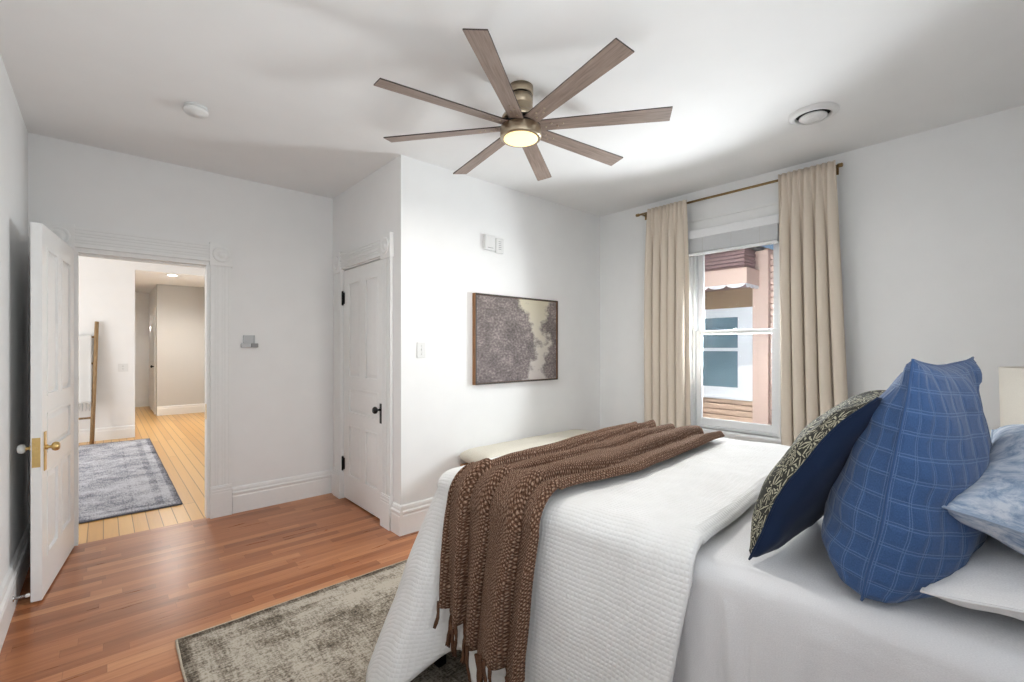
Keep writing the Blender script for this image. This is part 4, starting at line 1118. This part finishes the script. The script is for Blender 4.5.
for k in range(20):
    v = 0.02 + 0.96 * k / 19
    p = throw_fn(0.0, v); q = throw_fn(0.02, v)
    L = random.uniform(0.07, 0.11); dx = random.uniform(-0.02, 0.012); dy = random.uniform(-0.02, 0.02)
    bm = NB()
    for w in range(2):
        ox, oy = random.uniform(-0.005, 0.005), random.uniform(-0.006, 0.006)
        pts = [(p.x - 0.002 + ox * f + dx * f * f, p.y + oy * f + dy * f + 0.004 * sin(f * 7 + k + w), p.z + 0.012 - (L + 0.012) * f) for f in (0, 0.2, 0.4, 0.6, 0.8, 1.0)]
        tube(bm, pts, [0.0055, 0.0055, 0.005, 0.005, 0.0045, 0.003], 6)
    link('tassel', bm, M['throw_fringe'], th_root)

# pillows -----------------------------------------------------------------------
def pillow_faces(bm, w, h, tf, tb, side, seed, n=48, pinch=0.07, wr=0.006, sag=0.0, bow=0.0):
    """side +1 front panel, -1 back panel; local x width, y height, z thickness"""
    def fn(a, b):
        u, v = 2 * a - 1, 2 * b - 1
        m = max(0.0, (1 - u * u)) * max(0.0, (1 - v * v))
        t = (tf if side > 0 else tb) * max(0.0, 1 - u * u) ** 0.42 * max(0.0, 1 - v * v) ** (0.42 - (0.22 * sag if v < 0 else 0))
        x = w / 2 * u * (1 - pinch * (1 - v * v) * u * u); y = h / 2 * v * (1 - pinch * (1 - u * u) * v * v)
        e = 1 - max(abs(u), abs(v))
        wrk = wr * (nz3(u * 3 + seed, v * 3, side * 2.0) + 0.8 * sin(14 * (u if abs(v) > abs(u) else v) + seed * 3) * exp(-e * 5)) * min(1, e * 10)
        # slump: weight settles in the lower half
        t *= 1 + sag * (-v) * 0.5
        return Vector((x, y, side * (t + (wrk if m > 0 else 0)) + 0.012 * nz3(u * 1.5 + seed, v * 1.5, 9.0) + bow * (1 - v * v)))
    def arc(q): return 0.5 + 0.5 * math.asin(max(-1, min(1, 2 * q - 1))) / (pi / 2)
    grid(bm, n, n, fn, lambda a, b: (0.65 * w * (2 * arc(a) - 1), 0.55 * h * (2 * (0.4 * arc(b) + 0.6 * b) - 1)))
    return bm
def frame_mat(near_bottom, wdir, udir, w, h):
    W_ = Vector(wdir).normalized(); U = Vector(udir); U = (U - W_ * U.dot(W_)).normalized(); Nn = W_.cross(U)
    c = Vector(near_bottom) - W_ * (w / 2) * 1.0
    return W_, U, Nn
def place(obj, centre, W_, U, Nn):
    obj.matrix_world = Matrix(((W_.x, U.x, Nn.x, centre[0]), (W_.y, U.y, Nn.y, centre[1]), (W_.z, U.z, Nn.z, centre[2]), (0, 0, 0, 1)))
def two_panel(name, label, cat, w, h, tf, tb, mf, mb, near_bottom, far_dir, up_dir, seed, lf=None, lb=None, wr=0.006, pinch=0.07, sag=0.2, piping=None, group=None, bow=0.0):
    """near_bottom: the lower corner on the camera's side; far_dir: along the width away from it; front faces the foot of the bed"""
    F = Vector(far_dir).normalized(); U = Vector(up_dir); U = (U - F * U.dot(F)).normalized()
    W_ = -F; Nn = W_.cross(U)
    c = Vector(near_bottom) + F * (w / 2) + U * (h / 2)
    r = empty(name, c); place(r, c, W_, U, Nn); tag(r, label, cat, group)
    bm = NB(); pillow_faces(bm, w, h, tf, tb, 1, seed, wr=wr, pinch=pinch, sag=sag, bow=bow); bmesh.ops.recalc_face_normals(bm, faces=bm.faces)
    o = link('front_panel', bm, mf, r)
    if lf: o['label'] = lf
    bm = NB(); pillow_faces(bm, w, h, tf, tb, -1, seed, wr=wr, pinch=pinch, sag=sag, bow=bow); bmesh.ops.recalc_face_normals(bm, faces=bm.faces)
    o = link('back_panel', bm, mb, r)
    if lb: o['label'] = lb
    bm = NB(); pts = []
    def e(u, v):
        return Vector((w / 2 * u * (1 - pinch * (1 - v * v) * u * u), h / 2 * v * (1 - pinch * (1 - u * u) * v * v), 0.012 * nz3(u * 1.5 + seed, v * 1.5, 9.0) + bow * (1 - v * v)))
    q = [(-1 + 2 * k / 24, -1) for k in range(24)] + [(1, -1 + 2 * k / 24) for k in range(24)] + [(1 - 2 * k / 24, 1) for k in range(24)] + [(-1, 1 - 2 * k / 24) for k in range(25)]
    tube(bm, [e(*a) for a in q], 0.0028, 6)
    link('seam', bm, piping or mb, r)
    return r
ZS = ZT + 0.004
two_panel('floral_cushion', 'cushion with black and cream flowers on the front and navy back, nearest the throw', 'cushion', 0.50, 0.50, 0.072, 0.072, M['floral'], M['navy'],
          (1.215, 0.455, ZS + 0.01), (1.0, 0.0, 0.0), (0.0, -0.26, 0.44), 1.7, 'black and cream floral fabric', 'plain navy fabric', piping=M['navy'], bow=0.032)
two_panel('blue_cushion', 'large blue cushion with stitched square grid, between the floral and pale pillows', 'cushion', 0.56, 0.52, 0.13, 0.12, M['quilt'], M['quilt'],
          (1.20, 0.225, ZS + 0.008), (1.0, -0.08, 0.0), (0.02, -0.09, 0.49), 4.2, wr=0.010, sag=0.9)
two_panel('white_pillow', 'plain white sleeping pillow lying flat on the sheet under the pale blue one', 'pillow', 0.68, 0.46, 0.068, 0.062, M['white_pillow'], M['white_pillow'],
          (1.225, 0.13, ZS + 0.060), (1.0, 0.05, 0.0), (0.05, -1.0, 0.0), 6.1, sag=0.0)
two_panel('mottled_pillow', 'pale blue and white mottled pillow propped against the blue cushion at the bed head', 'pillow', 0.64, 0.44, 0.12, 0.11, M['frost'], M['frost'],
          (1.26, 0.10, 1.03), (0.35, -0.03, 0.05), (0.03, -0.52, -0.13), 8.8, sag=0.0)

# ================================================================== OTHER FURNITURE
# bench at the picture wall
bn = empty('bench', (2.81, 2.775, 0.0)); tag(bn, 'wooden bench with a cream cushioned seat along the wall below the picture', 'bench')
bw, bd = 0.72, 0.165
bm = NB(); box(bm, -bw, bw, -bd, bd, 0.39, 0.43); link('seat_frame', bm, M['oak'], bn, bevel=0.006)
for sx in (-1, 1):
    for sy in (-1, 1):
        bm = NB(); tube(bm, [(sx * (bw - 0.05), sy * (bd - 0.035), 0.39), (sx * (bw - 0.015), sy * (bd - 0.02), 0.0005)], [0.024, 0.016], 14); link('leg', bm, M['oak'], bn)
bm = NB()
def seat_fn(side):
    def fn(a, b):
        u, v = 2 * a - 1, 2 * b - 1
        m = (1 - abs(u) ** 14) * (1 - abs(v) ** 5)
        r = 0.04
        return Vector(((bw + 0.015) * u, (bd + 0.01) * v, 0.494 + side * 0.062 * max(m, 0) ** 0.5 + (0.006 * nz3(u * 5, v * 2) * m if side > 0 else 0)))
    return fn
grid(bm, 60, 24, seat_fn(1), lambda a, b: (a * 1.5, b * 0.4)); grid(bm, 60, 24, seat_fn(-1), lambda a, b: (a * 1.5, b * 0.4))
bmesh.ops.remove_doubles(bm, verts=bm.verts, dist=0.0005); bmesh.ops.recalc_face_normals(bm, faces=bm.faces)
o = link('seat_cushion', bm, M['cream'], bn); o['label'] = 'cream upholstered seat pad'

# nightstand and lamp on the far side of the bed
ns = empty('nightstand', (3.15, -0.13, 0.0)); tag(ns, 'small wooden nightstand beyond the bed head carrying the white lamp', 'nightstand')
bm = NB(); box(bm, -0.23, 0.23, -0.20, 0.20, 0.62, 0.65); link('top', bm, M['night'], ns, bevel=0.005)
bm = NB(); box(bm, -0.21, 0.21, -0.18, 0.18, 0.42, 0.62); link('body', bm, M['night'], ns, bevel=0.003)
bm = NB(); box(bm, -0.222, 0.195, 0.18, 0.195, 0.435, 0.605); dr = link('drawer', bm, M['night'], ns, bevel=0.003)
bm = NB(); lathe(bm, [(0.006, 0.195), (0.006, 0.21), (0.014, 0.215), (0.014, 0.226), (0.004, 0.230)], 14, (0, 0, 0.52), 'y'); link('knob', bm, M['brass'], dr)
for sx in (-1, 1):
    for sy in (-1, 1):
        bm = NB(); tube(bm, [(sx * 0.185, sy * 0.155, 0.42), (sx * 0.195, sy * 0.165, 0.0125 if sx < 0 else 0.0125)], [0.02, 0.014], 12); link('leg', bm, M['night'], ns)
tl = empty('table_lamp', (3.15, -0.13, 0.65)); tag(tl, 'table lamp with cream fabric shade, right of the blue cushion', 'lamp')
bm = NB(); lathe(bm, [(0.075, 0.0), (0.078, 0.012), (0.060, 0.024), (0.070, 0.06), (0.095, 0.13), (0.085, 0.20), (0.045, 0.26), (0.022, 0.285), (0.022, 0.30)], 32); link('base', bm, M['ceramic'], tl)
bm = NB(); tube(bm, [(0, 0, 0.30), (0, 0, 0.60)], 0.007, 10); link('stem', bm, M['brass'], tl)
bm = NB(); lathe(bm, [(0.185, 0.325), (0.192, 0.607), (0.188, 0.607), (0.181, 0.325), (0.185, 0.325)], 48, cap=False)
for k in range(3): a = 2 * pi * k / 3; tube(bm, [(0, 0, 0.595), (0.189 * cos(a), 0.189 * sin(a), 0.595)], 0.002, 6)
link('lamp_shade', bm, M['lampshade'], tl)

# curtains -------------------------------------------------------------------------
XR, ZR = 3.835, 2.625
rod = empty('curtain_rod', (XR, 1.65, ZR)); tag(rod, 'thin aged brass curtain rod above the window', 'curtain rod')
bm = NB(); tube(bm, [(0, -0.80, 0), (0, 0.785, 0)], 0.0095, 14); link('pole', bm, M['rodbrass'], rod)
for s, e in ((-1, -0.80), (1, 0.785)):
    bm = NB(); lathe(bm, [(0.0095, e), (0.014, e + s * 0.004), (0.014, e + s * 0.030), (0.011, e + s * 0.034)], 16, (0, 0, 0), 'y'); link('finial', bm, M['rodbrass'], rod)
for y in (-0.775, 0.765):
    bm = NB(); box(bm, 0, XW - XR, y - 0.006, y + 0.006, -0.006, 0.006); box(bm, XW - XR - 0.006, XW - XR, y - 0.016, y + 0.016, -0.035, 0.035); link('bracket', bm, M['rodbrass'], rod, bevel=0.002)
def curtain(label, t0, t1, b0, b1, nfold, seed, zt, zb=0.02):
    r = empty('curtain', (XR, (t0 + t1) / 2, zt)); tag(r, label, 'curtain')
    bm = NB(); nu, nv = 150, 50
    yc = (t0 + t1) / 2
    def fn(u, v):
        z = zt - (zt - zb) * v
        ytop = t0 + (t1 - t0) * u; ybot = b0 + (b1 - b0) * u
        k = min(1, v * 1.3)
        y = ytop + (ybot - ytop) * k
        ph = u * nfold * 2 * pi + seed + 0.8 * nz3(u * 4, seed, v * 1.2)
        # header gathers merge into deeper soft folds lower down
        a1 = (0.014) * exp(-v * 5); a2 = 0.052 * (1 - exp(-v * 7))
        x = a1 * sin(ph * 2) + a2 * (math.copysign(abs(sin(ph)) ** 0.75, sin(ph)) + 0.25 * sin(2.0 * ph + 1.1)) * (0.85 + 0.45 * nz3(u * 3 + seed, 0.4 * v, 2.0))
        y += 0.020 * (1 - exp(-v * 7)) * cos(ph + 0.5) * 0.5 - 0.014 * (1 - exp(-v * 7)) * sin(2 * ph)
        return Vector((x * 0.80 - 0.036, y - yc, z - zt))
    grid(bm, nu, nv, fn, lambda u, v: (u * 1.2, v * 2.6))
    o = link('fabric', bm, M['curtain'], r, smooth=True)
    md = o.modifiers.new('thickness', 'SOLIDIFY'); md.thickness = 0.004; md.offset = 0
    bm = NB()
    for k in range(int(nfold * 2)):
        u = (k + 0.5) / (nfold * 2); y = t0 + (t1 - t0) * u - yc
        box(bm, -0.014, -0.0105, y - 0.010, y + 0.010, -0.06, 0.0)
    link('back_tabs', bm, M['curtain'], r)
curtain('oatmeal curtain panel left of the window, hung near the room corner', 1.945, 2.325, 1.925, 2.325, 5.0, 0.4, 2.645)
curtain('oatmeal curtain panel right of the window, wider at its foot', 0.850, 1.210, 0.765, 1.195, 5.0, 2.1, 2.655)

# blind ------------------------------------------------------------------------------
bl = empty('window_blind', (XW - 0.05, (WY0 + WY1) / 2, WZ1 + 0.045)); tag(bl, 'white slatted blind raised to the top of the window', 'blind')
hw = (WY1 - WY0) / 2
bm = NB(); box(bm, -0.030, 0.012, -hw - 0.02, hw + 0.02, -0.078, -0.002); link('valance', bm, M['window_paint'], bl, bevel=0.004)
bm = NB()
for k in range(14): box(bm, -0.022 + 0.0015 * (k % 2), 0.022, -hw - 0.008, hw + 0.008, -0.084 - k * 0.0085, -0.0785 - k * 0.0085)
link('slats', bm, M['window_paint'], bl)
bm = NB(); box(bm, -0.024, 0.022, -hw - 0.010, hw + 0.010, -0.222, -0.202); link('bottom_rail', bm, M['window_paint'], bl, bevel=0.003)
for y in (-0.24, -0.02, 0.22):
    bm = NB(); box(bm, -0.0255, -0.0235, y - 0.002, y + 0.002, -0.222, -0.078); link('ladder_cord', bm, M['plastic'], bl)

# blanket ladder in the hall ------------------------------------------------------------
la = empty('blanket_ladder', (-0.36, 8.66, 0.0)); tag(la, 'wooden blanket ladder leaning on the hall wall beyond the rug', 'ladder')
topy, topz = 8.87 - 8.66 - 0.0, 1.72
for x in (-0.24, 0.24):
    bm = NB(); tube(bm, [(x, 0.0, 0.002), (x + (0.05 if x > 0 else -0.05), topy - 0.01, topz)], [0.026, 0.024], 10); link('rail', bm, M['ladderwood'], la)
for z in (0.36, 0.74, 1.12, 1.50):
    f = z / topz
    bm = NB(); tube(bm, [(-0.24 - 0.05 * f, topy * f, z), (0.24 + 0.05 * f, topy * f, z)], 0.014, 10); link('rung', bm, M['ladderwood'], la)
lt = empty('hanging_throw', (-0.36, 8.66, 0.0)); tag(lt, 'white fringed throw with grey stripe hanging over the hall ladder', 'throw blanket')
bm = NB()
ry, rz = topy * 1.50 / topz, 1.50
def lt_fn(u, v):
    x = -0.22 + 0.455 * u
    wob = 0.008 * sin(u * 15) * (0.3 + abs(v - 0.5))
    if v < 0.46: z = rz - (0.46 - v) / 0.46 * 0.93; y = ry - 0.030 - 0.13 * 0.93 * (0.46 - v) / 0.46 + wob
    elif v < 0.54:
        a = (v - 0.46) / 0.08 * pi; z = rz + 0.024 * sin(a); y = ry - 0.026 * cos(a) + wob
    else: z = rz - (v - 0.54) / 0.46 * 0.75; y = ry + 0.026 - 0.16 * (v - 0.54) + wob
    return Vector((x, y, z))
grid(bm, 30, 60, lt_fn, lambda u, v: (u, v * 2))
def lt_mat():
    m, nt, b = new_mat('white_grey_striped_throw')
    t = nt.nodes.new('ShaderNodeTexCoord'); sp = nt.nodes.new('ShaderNodeSeparateXYZ'); nt.links.new(t.outputs['UV'], sp.inputs[0])
    c = ramp(nt, sp.outputs[0], [(0.0, lin(222, 222, 220)), (0.40, lin(222, 222, 220)), (0.42, lin(150, 152, 156)), (0.50, lin(150, 152, 156)), (0.52, lin(222, 222, 220))])
    nt.links.new(c, b.inputs['Base Color']); b.inputs['Roughness'].default_value = 0.95
    return m
M['lt'] = lt_mat()
o = link('cloth', bm, M['lt'], lt, smooth=True); md = o.modifiers.new('thickness', 'SOLIDIFY'); md.thickness = 0.008; md.offset = 0
M['lt_fringe'] = plain('grey_fringe', lin(176, 176, 176), 0.9)
for k in range(12):
    p = lt_fn((k + 0.5) / 12, 0.0); bm = NB(); tube(bm, [(p.x, p.y, p.z + 0.005), (p.x + 0.004, p.y - 0.002, p.z - 0.06), (p.x, p.y, p.z - 0.11)], [0.006, 0.005, 0.003], 6); link('tassel', bm, M['lt_fringe'], lt)
